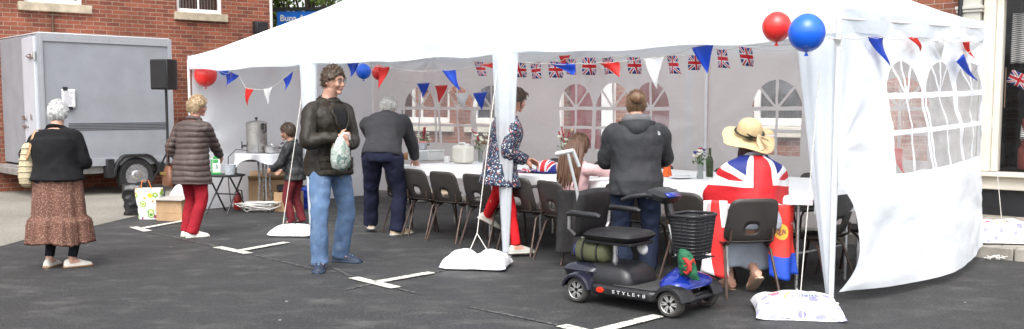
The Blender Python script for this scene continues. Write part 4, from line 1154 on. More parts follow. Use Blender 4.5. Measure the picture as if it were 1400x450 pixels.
for px, yl, lb in ((931, .85, 'white plate between the orange cone and the vase'), (690, .5, 'white plate behind the gazebo leg'), (1000, 1.5, 'white plate at the back beyond the flag cape')):
    r = E('plate', tpos(px, yl), 0, lb, 'plate', 'white plates on the table'); MB().lathe([(.06, 0), (.075, .003), (.115, .014), (.113, .018), (.074, .008), (.001, .007)], n=34).build('plate_body', WPL, r)
    MB().cyl((-.07, -.02, .022), (.09, .03, .024), .004).build('fork', STEEL, r)
# bowler hat in union flag colours
r = E('bowler_hat', tpos(748, .42), R(-30), 'round party hat in union flag stripes on the table edge', 'hat')
def hatmat():
    m, nt = new_mat('union flag hat'); x, y, z = sep(nt, coords(nt))
    a = x.abs()
    b = mixc(nt, a.lt(.026), (.02, .03, .25), (.66, .02, .025)); w = (a-.036).abs().lt(.010)
    c = mixc(nt, w, b, (.78, .78, .78))
    e = (x*.72+z*.5).abs(); e2 = (x*.72-z*.5).abs()
    dg = (a-z*.55-.02).abs()
    c = mixc(nt, dg.lt(.028)*a.gt(.046), c, (.78, .78, .78)); c = mixc(nt, dg.lt(.015)*a.gt(.046), c, (.66, .02, .025))
    out(nt, pbsdf(nt, c, .35)); return m
HM = hatmat()
MB().lathe([(.115, .012), (.118, .04), (.108, .08), (.08, .118), (.04, .136), (.001, .14)], n=34).build('crown', HM, r, 60)
MB().lathe([(.11, .010), (.14, .006), (.165, .018), (.168, .022), (.14, .012), (.112, .016)], n=34, cap=False).build('brim', M('blue hat brim', (.02, .03, .26), .4), r, 60)
r = E('folded_flag', tpos(722, .35), TBR, 'blue and white flag cloth lying on the table by the party hat', 'flag')
o = MB().grid(lambda a, b: V((-.14+.28*a, -.12+.24*b, .012+.03*max(0, N3((a*3, b*3, 0), 1.2, 4))+.02*math.sin(a*7)*b)), 20, 16).build('cloth', UJ, r, 179, solid=.004)
r = E('orange_cone', tpos(912, .95), TBR, 'small orange cone holding a card in front of the grey jacketed woman', 'cone')
ORG = M('orange plastic', (.85, .14, .02), .4, .06)
MB().lathe([(.062, 0), (.062, .006), (.05, .012), (.032, .105), (.001, .106)], n=4, mat=Matrix.Rotation(R(45), 3, 'Z')).build('cone_body', ORG, r, 20, bevel=.003)
mb = MB(); mb.box((0, 0, .185), (.105, .004, .15)); c = mb.build('card', PAPER, r); mb = MB()
for q in ((0, .257, .105, .006), (0, .113, .105, .006)): mb.box((q[0], -.001, q[1]), (q[2], .006, q[3]))
for sx in (-1, 1): mb.box((sx*.05, -.001, .185), (.005, .006, .15))
mb.build('card_border', M('red border', (.65, .05, .04), .5), c)
r = E('green_bottle', tpos(970, 1.25), 0, 'dark green glass bottle behind the small flower vase', 'bottle')
MB().lathe([(.034, 0), (.036, .01), (.036, .15), (.03, .18), (.014, .215), (.013, .27), (.016, .275), (.016, .285), (.001, .285)], n=22).build('glass', M('bottle glass', (.035, .05, .02), .12, .1), r)

# ================================================================== chairs
BRN = M('brown grey moulded plastic', (.034, .030, .027), .42, .12, 7, .15, 150)
LEGM = M('worn brown steel tube', (.075, .05, .04), .4, .35, 14, metal=.5)
def chair_proto():
    r = E('plastic_chair', (0, 0, 0), 0, 'brown plastic chair', 'chair', 'brown plastic chairs along the tables')
    n = 48
    def backpt(s, t):
        # s across -1..1, t 0..1 up the back
        z = .455+.36*t; y = -.195-.085*t+.035*(1-s*s)*-1*0-.0
        y += .030*s*s - .035*(1-t)**3*-1
        return V((.215*s*(1-.10*t), y, z))
    def rr(a, sx, sy, e):
        c, s = math.cos(a), math.sin(a)
        return sx*math.copysign(abs(c)**e, c), sy*math.copysign(abs(s)**e, s)
    rings = []
    for k in range(7):
        f = k/6; rg = []
        for j in range(n):
            a = 2*math.pi*j/n
            xo, yo = rr(a, 1.0, .5, .36); xi, yi = rr(a, .25, .125, .75)
            s = xi+(xo-xi)*f; t = (yi-.205)+(yo-(yi-.205))*f+.5*(1)
            t = (.295+yi)*(1-f)+(.5+yo)*f
            rg.append(backpt(s, t))
        rings.append(rg)
    mb = MB(); mb.rings(rings, cap=False); mb.build('backrest', BRN, r, 179, solid=.008)
    def seatpt(a, b):
        u, v = 2*a-1, 2*b-1
        k = 1-.10*(u*u*v*v); x = .205*u*k; y = .205*v*k
        z = .445-.018*(1-u*u)*(1-v*v)+.05*max(0, -v-.6)**1.2-.03*max(0, v-.6)
        return V((x, y+.01, z))
    MB().grid(seatpt, 18, 18, uv=False).build('seat', BRN, r, 179, solid=.008)
    for sx in (-1, 1):
        MB().tube([(sx*.165, .10, .432), (sx*.185, .16, .38), (sx*.215, .23, 0)], .0115, 8).build('leg', LEGM, r)
        MB().tube([(sx*.165, -.06, .432), (sx*.185, -.14, .38), (sx*.215, -.27, 0)], .0115, 8).build('leg', LEGM, r)
    mb = MB()
    for sx in (-1, 1):
        mb.tube([(sx*.165, .12, .430), (sx*.165, -.14, .430), (sx*.17, -.205, .47), (sx*.165, -.215, .56)], .0105, 8)
    mb.tube([(-.165, .0, .428), (.165, .0, .428)], .0105, 8)
    mb.build('seat_frame', LEGM, r)
    return r
chair0 = chair_proto(); first_ch = [True]; CHS = .945
def chair(p, face, label):
    """face: direction the sitter looks, as an angle in the ground plane"""
    c = chair0 if first_ch[0] else dup(chair0); first_ch[0] = False
    c.scale = (1, 1, CHS); c.location = (p.x, p.y, 0); c.rotation_euler = (0, 0, face-R(90)); c['label'] = label
    return c
VA = math.atan2(.732, .681)
for lx, ly, da, lb in ((3.95, .62, 4, 'brown chair pushed in behind the legs of the bending man'),
                       (4.38, .55, -3, 'brown chair with a pale cushion just right of the bending man'),
                       (4.86, .50, 3, 'brown chair showing its oval hole, left of the woman in red trousers'),
                       (5.42, .46, -2, 'brown chair half hidden by the floral coat'),
                       (6.00, .40, 5, 'brown chair just behind the gazebo leg and red trousers'),
                       (6.62, .28, -12, 'brown chair with a black coat over it under the long haired girl'),
                       (7.28, .46, 2, 'brown chair pushed in behind the scooter backrest'),
                       (8.15, .12, -4, 'brown chair tucked in behind the black scooter basket')):
    chair(TW(lx, ly), VA+R(da), lb)
for x, lb in ((.5, 'far side chair opposite the bending man'), (1.3, 'far side chair opposite the water container'), (2.2, 'far side chair opposite the floral coat'), (3.1, 'far side chair opposite the girl'), (4.2, 'far side chair opposite the grey jacket')):
    chair(TBW(x, 2.12), TBR-R(90)+random.uniform(-.2, .2), lb)
chG = V((1.83, 7.36, 0)); GA = math.atan2(.97, -.16)
chair(chG+V((-.045, 0, 0)), GA, 'brown chair the woman in the flag cape sits on')
chair(TW(8.93, .60), TROT+R(180)-R(6), 'brown chair at the near table end half behind the white end wall')
chair(TW(8.95, 1.32), TROT+R(176), 'second brown chair at the table end deeper inside the gazebo')
# cushion and coat on chairs
r = E('seat_cushion', TW(4.42, .66, .455), TROT, 'beige cushion on the chair right of the bending man', 'cushion'); MB().bx(-.18, .18, -.16, .16, 0, .05).build('cushion_body', M('beige cushion cloth', (.42, .34, .24), .85, .1, 12), r, bevel=.02)
r = E('black_coat', TW(6.70, .02), TROT, 'black coat hanging over the back of the chair under the girl', 'coat')
def coatfn(a, b):
    x = .05+.26*a; z = .12+.58*b
    y = -.02-.05*math.sin(9*a+b)*(1-b*.6)-.04*(1-b)
    return V((x, y+.02*N3((x, z, 0), 6, 3), z))
MB().grid(coatfn, 22, 26).build('cloth', M('black cloth', (.012, .011, .012), .85, .2, 12, .3, 40), r, 179, solid=.03)

# ================================================================== mobility scooter
fdir = V((.755, -.656, 0)); SR = math.atan2(fdir.y, fdir.x)
SC0 = V((.955, 6.926, 0))
sc = E('mobility_scooter', SC0, SR, 'black and blue four wheeled mobility scooter parked in front of the table', 'mobility scooter')
SBL = M('scooter black plastic', (.013, .013, .015), .38, .25, 9)
SBLU = M('metallic blue plastic', (.010, .030, .30), .22, .08, 5, metal=.35, Coat_Weight=.6)
SNAVY = M('dark navy plastic', (.010, .011, .022), .32, .2, 5, Coat_Weight=.3)
VIN = M('black vinyl', (.013, .012, .013), .48, .3, 12, .35, 90)
MAT_ = M('ribbed grey mat', (.045, .045, .045), .85, .2, 9, .6, 90)
DUST = M('dusty tyre rubber', (.045, .043, .04), .9, .3, 12, .3, 80)
ALW = M('alloy wheel', (.58, .58, .57), .35, .08, 10, metal=.7)
def scwheel(x, y, sgn):
    r_, w = .098, .07
    rm = Matrix.Rotation(R(90), 3, 'X')
    o = MB().lathe([(r_*.60, -w/2), (r_*.84, -w/2-.004), (r_*.97, -w*.34), (r_, 0), (r_*.97, w*.34), (r_*.84, w/2+.004), (r_*.60, w/2)], n=36, mat=rm, cap=False).build('wheel', DUST, sc, 30)
    o.location = (x, y, r_)
    q = MB(); yy = sgn*(w*.5-.006)
    q.lathe([(r_*.63, -w*.5), (r_*.66, -w*.5-.003), (r_*.66, w*.5+.003), (r_*.63, w*.5)], n=36, mat=rm, cap=False)
    q.lathe([(r_*.18, yy+.008), (r_*.18, yy-.012)], n=16, mat=rm)
    for i in range(6):
        for dd in (-.16, .16):
            a = i*math.pi/3+dd; ro = Matrix.Rotation(a, 3, 'Y'); q.box(ro @ V((r_*.4, yy, 0)), (r_*.48, .010, .0085), ro)
    q.build('rim', ALW, o, 40)
    MB().lathe([(.001, 0), (r_*.55, 0), (r_*.58, .004)], (0, yy-sgn*.022, 0), 24, mat=Matrix.Rotation(R(90), 3, 'X'), cap=False).build('wheel_disc', SBL, o)
    return o
for x in (-.40, .40):
    for y, s in ((-.235, -1), (.235, 1)): scwheel(x, y, s)
mb = MB(); mb.tube([(-.40, -.2, .098), (-.40, .2, .098)], .022, 10); mb.tube([(.40, -.2, .098), (.40, .2, .098)], .018, 10); mb.box((.34, 0, .10), (.24, .16, .05)); mb.build('axles', SBL, sc)
# deck
deck = [(-.27, -.255), (-.20, -.265), (.24, -.265), (.29, -.22), (.42, -.10), (.42, .10), (.29, .22), (.24, .265), (-.20, .265), (-.27, .255)]
MB().prism(deck, .075, Matrix.Translation((0, 0, .085))).build('deck', SBL, sc, bevel=.02)
MB().prism([(-.10, -.22), (.24, -.22), (.27, -.15), (.27, .15), (.24, .22), (-.10, .22)], .006, Matrix.Translation((0, 0, .1605))).build('foot_mat', MAT_, sc, bevel=.003)
# rear shroud and battery box
def loft_box(levels, n=28, e=.4):
    """levels: (z, cx, cy, hx, hy)"""
    rs = []
    for z, cx, cy, hx, hy in levels:
        rs.append([V((cx+hx*math.copysign(abs(math.cos(a))**e, math.cos(a)), cy+hy*math.copysign(abs(math.sin(a))**e, math.sin(a)), z)) for a in [2*math.pi*j/n for j in range(n)]])
    return MB().rings(rs)
loft_box([(.15, -.17, 0, .21, .205), (.19, -.17, 0, .215, .21), (.25, -.18, 0, .20, .195), (.285, -.20, 0, .17, .17), (.295, -.20, 0, .15, .15)]).build('battery_box', SBL, sc, 50)
loft_box([(.10, -.42, 0, .10, .16), (.17, -.42, 0, .16, .20), (.24, -.42, 0, .17, .23), (.27, -.41, 0, .15, .21), (.285, -.40, 0, .11, .17)]).build('rear_shroud', SNAVY, sc, 50)
def fender(cx, y0, y1, r_, a0, a1, m, nm, lift=0, skirt=.03):
    rs = []
    for i in range(15):
        a = R(a0+(a1-a0)*i/14); c = V((cx-math.cos(a)*r_, 0, .098+lift+math.sin(a)*r_*.98)); d = V((-math.cos(a), 0, math.sin(a)))
        t = .012; k = .018
        rs.append([V((c.x, y0, c.z))-d*skirt, V((c.x, y0, c.z))-d*k*.6, V((c.x, y0+(y1-y0)*.12, c.z)), V((c.x, (y0+y1)/2, c.z))+d*.010, V((c.x, y1, c.z)), V((c.x, y1, c.z))-d*t, V((c.x, y0+(y1-y0)*.14, c.z))-d*t, V((c.x, y0+(y1-y0)*.05, c.z))-d*skirt])
    MB().rings(rs).build(nm, m, sc, 50)
for s in (-1, 1):
    fender(-.40, s*.292, s*.14, .132, 8, 172, SNAVY, 'rear_fender')
    fender(.40, s*.292, s*.13, .130, 12, 168, SBL, 'front_fender')
# blue nose cowl
lvl = [(.195, .38, 0, .12, .255), (.225, .375, 0, .125, .25), (.25, .37, 0, .115, .21), (.275, .36, 0, .09, .14), (.30, .35, 0, .06, .08), (.315, .345, 0, .04, .05)]
loft_box(lvl, 36, .7).build('nose_cowl', SBLU, sc, 60)
mb = MB(); mb.bx(.43, .475, -.16, .16, .09, .15); mb.bx(.47, .50, -.20, .20, .10, .135); mb.build('bumper', SBL, sc, bevel=.012)
mb = MB(); mb.lathe([(.034, 0), (.03, .010), (.001, .012)], n=24, mat=Matrix.Rotation(R(90), 3, 'X') @ Matrix.Diagonal((1, .62, 1)), c=(-.185, -.262, .125)); mb.build('reflector', M('red reflector', (.75, .03, .01), .2, .08, Emission_Strength=0.0), sc)
tm = text_mesh('S T Y L E + 8', .034, .001)
for v in tm.vertices: v.co = V((v.co.x*1.55+.065, -.2665-.002*(v.co.z > 0), v.co.y+.124))
link('lettering', tm, M('white marking', (.62, .62, .62), .5, .1), sc, 30)
# seat
MB().cyl((-.24, 0, .27), (-.24, 0, .47), .026).build('seat_post', STEEL, sc)
def pad(cx, cy, cz, lx, ly, lz, bulge=.02):
    def sh(a, b, s):
        u, v = 2*a-1, 2*b-1
        return V((cx+lx/2*u*(1-.06*v*v), cy+ly/2*v*(1-.06*u*u), cz+s*(lz/2*(max(0, 1-abs(u)**4)*max(0, 1-abs(v)**4))**.35)))
    mb = MB(); mb.grid(lambda a, b: sh(a, b, 1), 20, 18, uv=False); mb.grid(lambda a, b: sh(a, b, -1), 20, 18, uv=False); return mb
seat = pad(-.20, 0, .505, .45, .39, .09); seat.build('seat', VIN, sc, 179)
bk = MB(); rotb = Matrix.Rotation(R(-10), 3, 'Y')
pb = pad(0, 0, 0, .38, .40, .08); bk = MB(); bk.add([Matrix.Rotation(R(-80), 3, 'Y') @ q + V((-.455, 0, .655)) for q in pb.v], pb.f)
bk.build('backrest', VIN, sc, 179)
mb = MB(); mb.bx(-.42, .0, -.15, .15, .440, .465); mb.tube([(-.40, 0, .46), (-.50, 0, .52), (-.53, 0, .80)], .016, 8); mb.build('seat_frame', SBL, sc, bevel=.006)
for s in (-1, 1):
    a = MB().tube([(-.49, s*.26, .655), (-.45, s*.262, .67), (-.22, s*.262, .665), (-.19, s*.262, .655)], [.018, .023, .023, .016], 12).build('armrest', SBL, sc)
    MB().tube([(-.47, s*.20, .50), (-.48, s*.255, .55), (-.475, s*.26, .65)], .012, 8).build('armrest_post', STEEL, a)
# tiller
MB().tube([(.36, 0, .28), (.33, 0, .42), (.245, 0, .70), (.205, 0, .80)], [.045, .03, .024, .026], 14).build('tiller_column', SBL, sc)
MB().tube([(.31, -.035, .40), (.25, -.035, .62)], .010, 8).build('tiller_strut', STEEL, sc)
pod = loft_box([(-.045, 0, 0, .06, .10), (-.02, 0, 0, .085, .15), (.015, 0, 0, .085, .155), (.035, -.005, 0, .06, .12), (.042, -.01, 0, .04, .08)], 28, .6)
pr = Matrix.Rotation(R(18), 3, 'Y')
po = MB(); po.add([pr @ q+V((.185, 0, .825)) for q in pod.v], pod.f); po = po.build('control_pod', SBL, sc, 50)
mb = MB(); mb.add([pr @ V(q)+V((.185, 0, .825)) for q in ((.05, -.09, .037), (.05, .09, .037), (.088, .08, .018), (.088, -.08, .018))], [(0, 1, 2, 3)]); mb.build('blue_panel', SBLU, po, solid=.006)
tq = text_mesh('ulu', .030, .001, True)
for v in tq.vertices: q = V((v.co.x*.9, v.co.y, 0)); v.co = V((.185+.088-.001*0+.012, q.x-.03, .815+q.y)) if False else V((.15+q.x*.8, -.158-.002*(v.co.z > 0), .815+q.y*.8))
link('pod_marking', tq, M('white marking', (.62, .62, .62), .5, .1), po, 30)
for s in (-1, 1):
    h = MB(); h.tube([(.18, s*.12, .82), (.15, s*.20, .835), (.06, s*.235, .82), (-.03, s*.22, .79)], [.02, .018, .018, .014], 12); h.build('handlebar', SBL, sc)
# basket
bm = MB(); n = 40
def bring(z, s): return [V((.42+.125*s*math.copysign(abs(math.cos(a))**.5, math.cos(a)), 
  .16*s*math.copysign(abs(math.sin(a))**.5, math.sin(a)), z+.025)) for a in [2*math.pi*j/n for j in range(n)]]
for i in range(12): bm.tube(bring(.405+.024*i, .80+.2*i/11), .0052, 5, closed=True)
for j in range(0, n): bm.tube([bring(.40, .8)[j], bring(.67, 1.0)[j]], .0042, 4)
bm.tube(bring(.675, 1.02), .011, 8, closed=True)
for i in range(-3, 4): bm.tube([(.32, i*.035, .402), (.54, i*.035, .402)], .004, 4)
bm.build('basket', SBL, sc, 60)
mb = MB(); inner = [bring(.41, .78), bring(.66, .975)]; mb.rings(inner, cap=False); mb.build('basket_liner', M('black mesh liner', (.016, .016, .018), .8, .2, 20), sc, 179, solid=.003)
MB().tube([(.30, 0, .52), (.24, 0, .56)], .014, 8).build('basket_bracket', SBL, sc)
# bags carried on the scooter
def SW(x, y, z): return SC0+V((fdir.x*x-fdir.y*y, fdir.y*x+fdir.x*y, z))
r = E('rolled_bag', SW(-.40, -.06, .285), SR+R(8), 'khaki green rolled bag strapped under the scooter seat', 'bag')
KH = M('khaki canvas', (.085, .090, .045), .85, .2, 10, .4, 60)
mb = MB(); mb.tube([(-.13, .0, .085), (-.11, 0, .085), (.12, 0, .085), (.15, 0, .085)], [.055, .085, .085, .06], 24); o = mb.build('bag_body', KH, r, 60); displace(o.data, lambda c, n: .010*N3(c, 12, 1))
mb = MB(); mb.tube([V((-.05, .088*math.cos(a), .085+.088*math.sin(a))) for a in np.linspace(0, 6.28, 24)], .008, 6); mb.tube([V((.07, .088*math.cos(a), .085+.088*math.sin(a))) for a in np.linspace(0, 6.28, 24)], .008, 6); mb.build('strap', BLK, r)
mb = MB(); mb.lathe([(.045, 0), (.05, .01), (.03, .016), (.001, .017)], (-.13, -.005, .085), 16, mat=Matrix.Rotation(R(-90), 3, 'Y')); mb.build('blue_lining', M('dark blue lining', (.02, .03, .16), .7), r)
r = E('dragon_bag', SW(.47, -.03, .36), SR, 'green cloth bag with a red beast on it hanging below the scooter basket', 'bag')
GCL = M('green cloth', (.012, .11, .05), .8, .12, 9, .3, 50)
def drag(a, b): return V((-.02*b-.085+.17*a*(1-.25*b), -.10-.055*math.sin(math.pi*a)*math.sin(math.pi*b)**.7+.02*N3((a*3, b*3, 0), 2), -.10+.22*b+.02*math.sin(5*a)))
r.scale = (.85, .85, .85); MB().grid(drag, 14, 16).build('cloth', GCL, r, 179, solid=.03)
rd = MB(); RCL = M('red print', (.42, .025, .02), .7, .1)
rd.tube([(-.03, -.158, .06), (.0, -.162, .05), (.03, -.158, .02), (.035, -.158, -.03), (.01, -.158, -.06), (-.03, -.15, -.05)], [.008, .018, .02, .018, .014, .006], 8)
rd.tube([(.03, -.158, .02), (.065, -.145, .06), (.075, -.14, .02)], [.016, .012, .004], 8)
for q in ((-.03, -.01), (.0, -.035), (-.04, .02)): rd.tube([(.02, -.158, q[1]+.02), (q[0], -.158, q[1])], [.010, .006], 6)
rd.build('red_emblem', RCL, r)
r = E('walking_crutch', SW(-.55, .05, .28), SR, 'grey tubular crutch with a side handle standing behind the scooter seat', 'crutch')
CRU = M('light grey tube', (.50, .51, .52), .35, .06, 6, metal=.4)
q0 = SW(-.55, .05, .28)
def cl(px, py): 
    w = AT(px, py, q0.y)-q0; c, s = math.cos(-SR), math.sin(-SR); return V((w.x*c-w.y*s, w.x*s+w.y*c, w.z))
MB().tube([(0.0, 0, 0), cl(789, 262), cl(776, 208)], .013, 10).build('shaft', CRU, r)
MB().tube([cl(759, 211), cl(764, 210), cl(784, 206)], [.016, .02, .018], 10).build('hand_grip', M('grey grip', (.42, .44, .44), .6, .08), r)
MB().tube([cl(783, 205), cl(786, 212), cl(792, 228)], .015, 8).build('arm_cuff', CRU, r)
r = E('white_glove', SW(-.06, .10, .36), SR, 'small crumpled white bag hanging under the front of the scooter seat', 'plastic bag')
mb = MB(); mb.ball((0, 0, .04), (.045, .03, .045), 16); o = mb.build('bag_body', PLA, r, 179); displace(o.data, lambda c, n: .014*N3(c, 22, 2)); MB().tube([(0, 0, .08), (0, 0, .11)], .004, 5).build('tie', PLA, r)
# shop window display
ch = E('display_chair', TW(9.22, FY+.42, .635), TROT+R(160), 'old red upholstered chair in the shop window', 'chair')
UPH = M('dusty red velvet', (.22, .05, .04), .9, .2, 10, .3, 60)
mb = loft_box([(.05, 0, 0, .30, .28), (.10, 0, 0, .31, .29), (.30, 0, 0, .31, .29), (.34, 0, 0, .29, .27)], 28, .45); mb.build('seat', UPH, ch, 60)
def sb_(a, b):
    t = R(-110)+R(220)*a; return V((.30*math.sin(t), -.28*math.cos(t)*-1*-1, .30+(.42-.18*abs(math.sin(t/1.0))*.9)*b))
MB().grid(lambda a, b: V((.31*math.sin(R(-115)+R(230)*a), .30*math.cos(R(-115)+R(230)*a), .28+(.16+.30*max(0, math.cos(R(-115)+R(230)*a)))*b)), 30, 8).build('backrest', UPH, ch, 179, solid=.06)
MB().tube([(.31*math.sin(R(-115)+R(230)*i/30), .30*math.cos(R(-115)+R(230)*i/30), .285+.16+.30*max(0, math.cos(R(-115)+R(230)*i/30))) for i in range(31)], .018, 8).build('wood_rail', M('pale wood rail', (.42, .28, .18), .5, .15), ch)
dl = E('display_doll', TW(9.16, FY+.36, .985), TROT, 'stuffed figure in black and white stripes sitting on the red display chair', 'doll')
def stripes():
    m, nt = new_mat('black and white stripes'); x, y, z = sep(nt, coords(nt)); k = ((z+x*.2)*42).fr().gt(.5)
    out(nt, pbsdf(nt, mixc(nt, k, (.03, .03, .035), (.72, .72, .70)), .8)); return m
STR = stripes()
mb = MB(); mb.tube([(0, 0, 0), (0, 0, .18), (0, 0, .36), (0, 0, .44)], [.13, .12, .14, .06], 18); mb.build('body', STR, dl, 60)
MB().ball((0, -.01, .54), (.085, .09, .10), 18).build('head', M('pale doll cloth', (.5, .4, .33), .8), dl)
for s in (-1, 1):
    MB().tube([(s*.12, 0, .36), (s*.22, -.05, .22), (s*.20, -.16, .08)], [.05, .045, .04], 10).build('arm', STR, dl); MB().tube([(s*.06, -.05, .05), (s*.08, -.24, .04), (s*.08, -.28, -.2)], [.055, .05, .045], 10).build('leg', STR, dl)
mb = MB(); mb.bx(-.10, .10, -.135, -.10, .22, .34); mb.build('red_sash', M('red felt', (.5, .02, .03), .8), dl, bevel=.01)
for px, py, lb, tl in ((1391, 105, 'small union flag on a stick tilted above the display doll', 25), ):
    q = tp(px, py, FY+.25); f_ = E('hand_flag', TW(q.x, q.y, q.z-.1), TROT, lb, 'flag')
    MB().grid(lambda a, b: Matrix.Rotation(R(tl), 3, 'Y') @ V((-.13+.26*a, .01*math.sin(6*a), -.02+.17*b)), 8, 5).build('flag_cloth', UJ, f_, 179, solid=.002)
    MB().cyl((-.13, 0, -.28), (-.13+.0, 0, .22), .005).build('stick', M('pale wood rail', (.42, .28, .18), .5, .15), f_)
q = tp(1396, 40, FY+.3); f_ = E('striped_scarf', TW(q.x, q.y, q.z), TROT, 'black and white striped garment hanging high in the shop window', 'garment')
MB().grid(lambda a, b: V((-.10+.22*a, .02*math.sin(8*a), -.42+.62*b)), 12, 14).build('cloth', STR, f_, 179, solid=.012); MB().cyl((0, 0, .2), (0, 0, 1.0), .004).build('hanger', BLK, f_)
# ================================================================== PEOPLE
def smooth(a, b, x):
    t = max(0, min(1, (x-a)/(b-a))); return t*t*(3-2*t)
def lerp(a, b, t): return a+(b-a)*t
SKIN = {}
def skin(name, col):
    if name not in SKIN:
        m, nt = new_mat(name); co = coords(nt)
        c = mixc(nt, nz(nt, co, 14, 4).rng(.3, .7), tuple(q*.9 for q in col), tuple(min(1, q*1.08) for q in col))
        out(nt, pbsdf(nt, c, .5, 0, bump(nt, nz(nt, co, 120, 2), .12, .004), Subsurface_Weight=.12, Subsurface_Radius=(.02, .008, .005), Subsurface_Scale=.3)); SKIN[name] = m
    return SKIN[name]
TOR = [(-.045, .078, .068, 0), (-.02, .098, .076, -.004), (.02, .102, .078, -.008), (.065, .094, .069, .002), (.11, .090, .066, .006), (.16, .096, .070, .006), (.21, .104, .074, .006), (.25, .107, .070, 0), (.28, .098, .058, -.006), (.30, .068, .046, -.010), (.318, .040, .038, -.006), (.345, .033, .036, .002), (.375, .033, .038, .008)]
def tor(t):
    if t <= TOR[0][0]: return TOR[0][1:]
    for a, b in zip(TOR, TOR[1:]):
        if t <= b[0]:
            k = (t-a[0])/(b[0]-a[0]); return tuple(lerp(p, q, k) for p, q in zip(a[1:], b[1:]))
    return TOR[-1][1:]
def ik(a, b, l1, l2, hint):
    d = b-a; L = min(d.length, (l1+l2)*.998); u = d.normalized()
    x = (l1*l1-l2*l2+L*L)/(2*L); h = math.sqrt(max(0, l1*l1-x*x))
    n = (hint-u*hint.dot(u))
    n = n.normalized() if n.length > 1e-6 else V((0, 1, 0))
    return a+u*x+n*h, a+u*L
def spl(pts, n=5):
    """Catmull-Rom through (point, radius) pairs"""
    P_ = [pts[0]]+list(pts)+[pts[-1]]; ro = []
    for i in range(1, len(P_)-2):
        for k in range(n):
            t = k/n; a, b, c, d = (P_[i+j] for j in (-1, 0, 1, 2))
            f = lambda p, q, r, s: .5*((2*q)+(r-p)*t+(2*p-5*q+4*r-s)*t*t+(3*q-p-3*r+s)*t**3)
            ro.append((f(a[0], b[0], c[0], d[0]), max(.003, f(a[1], b[1], c[1], d[1]))))
    ro.append(pts[-1]); return ro
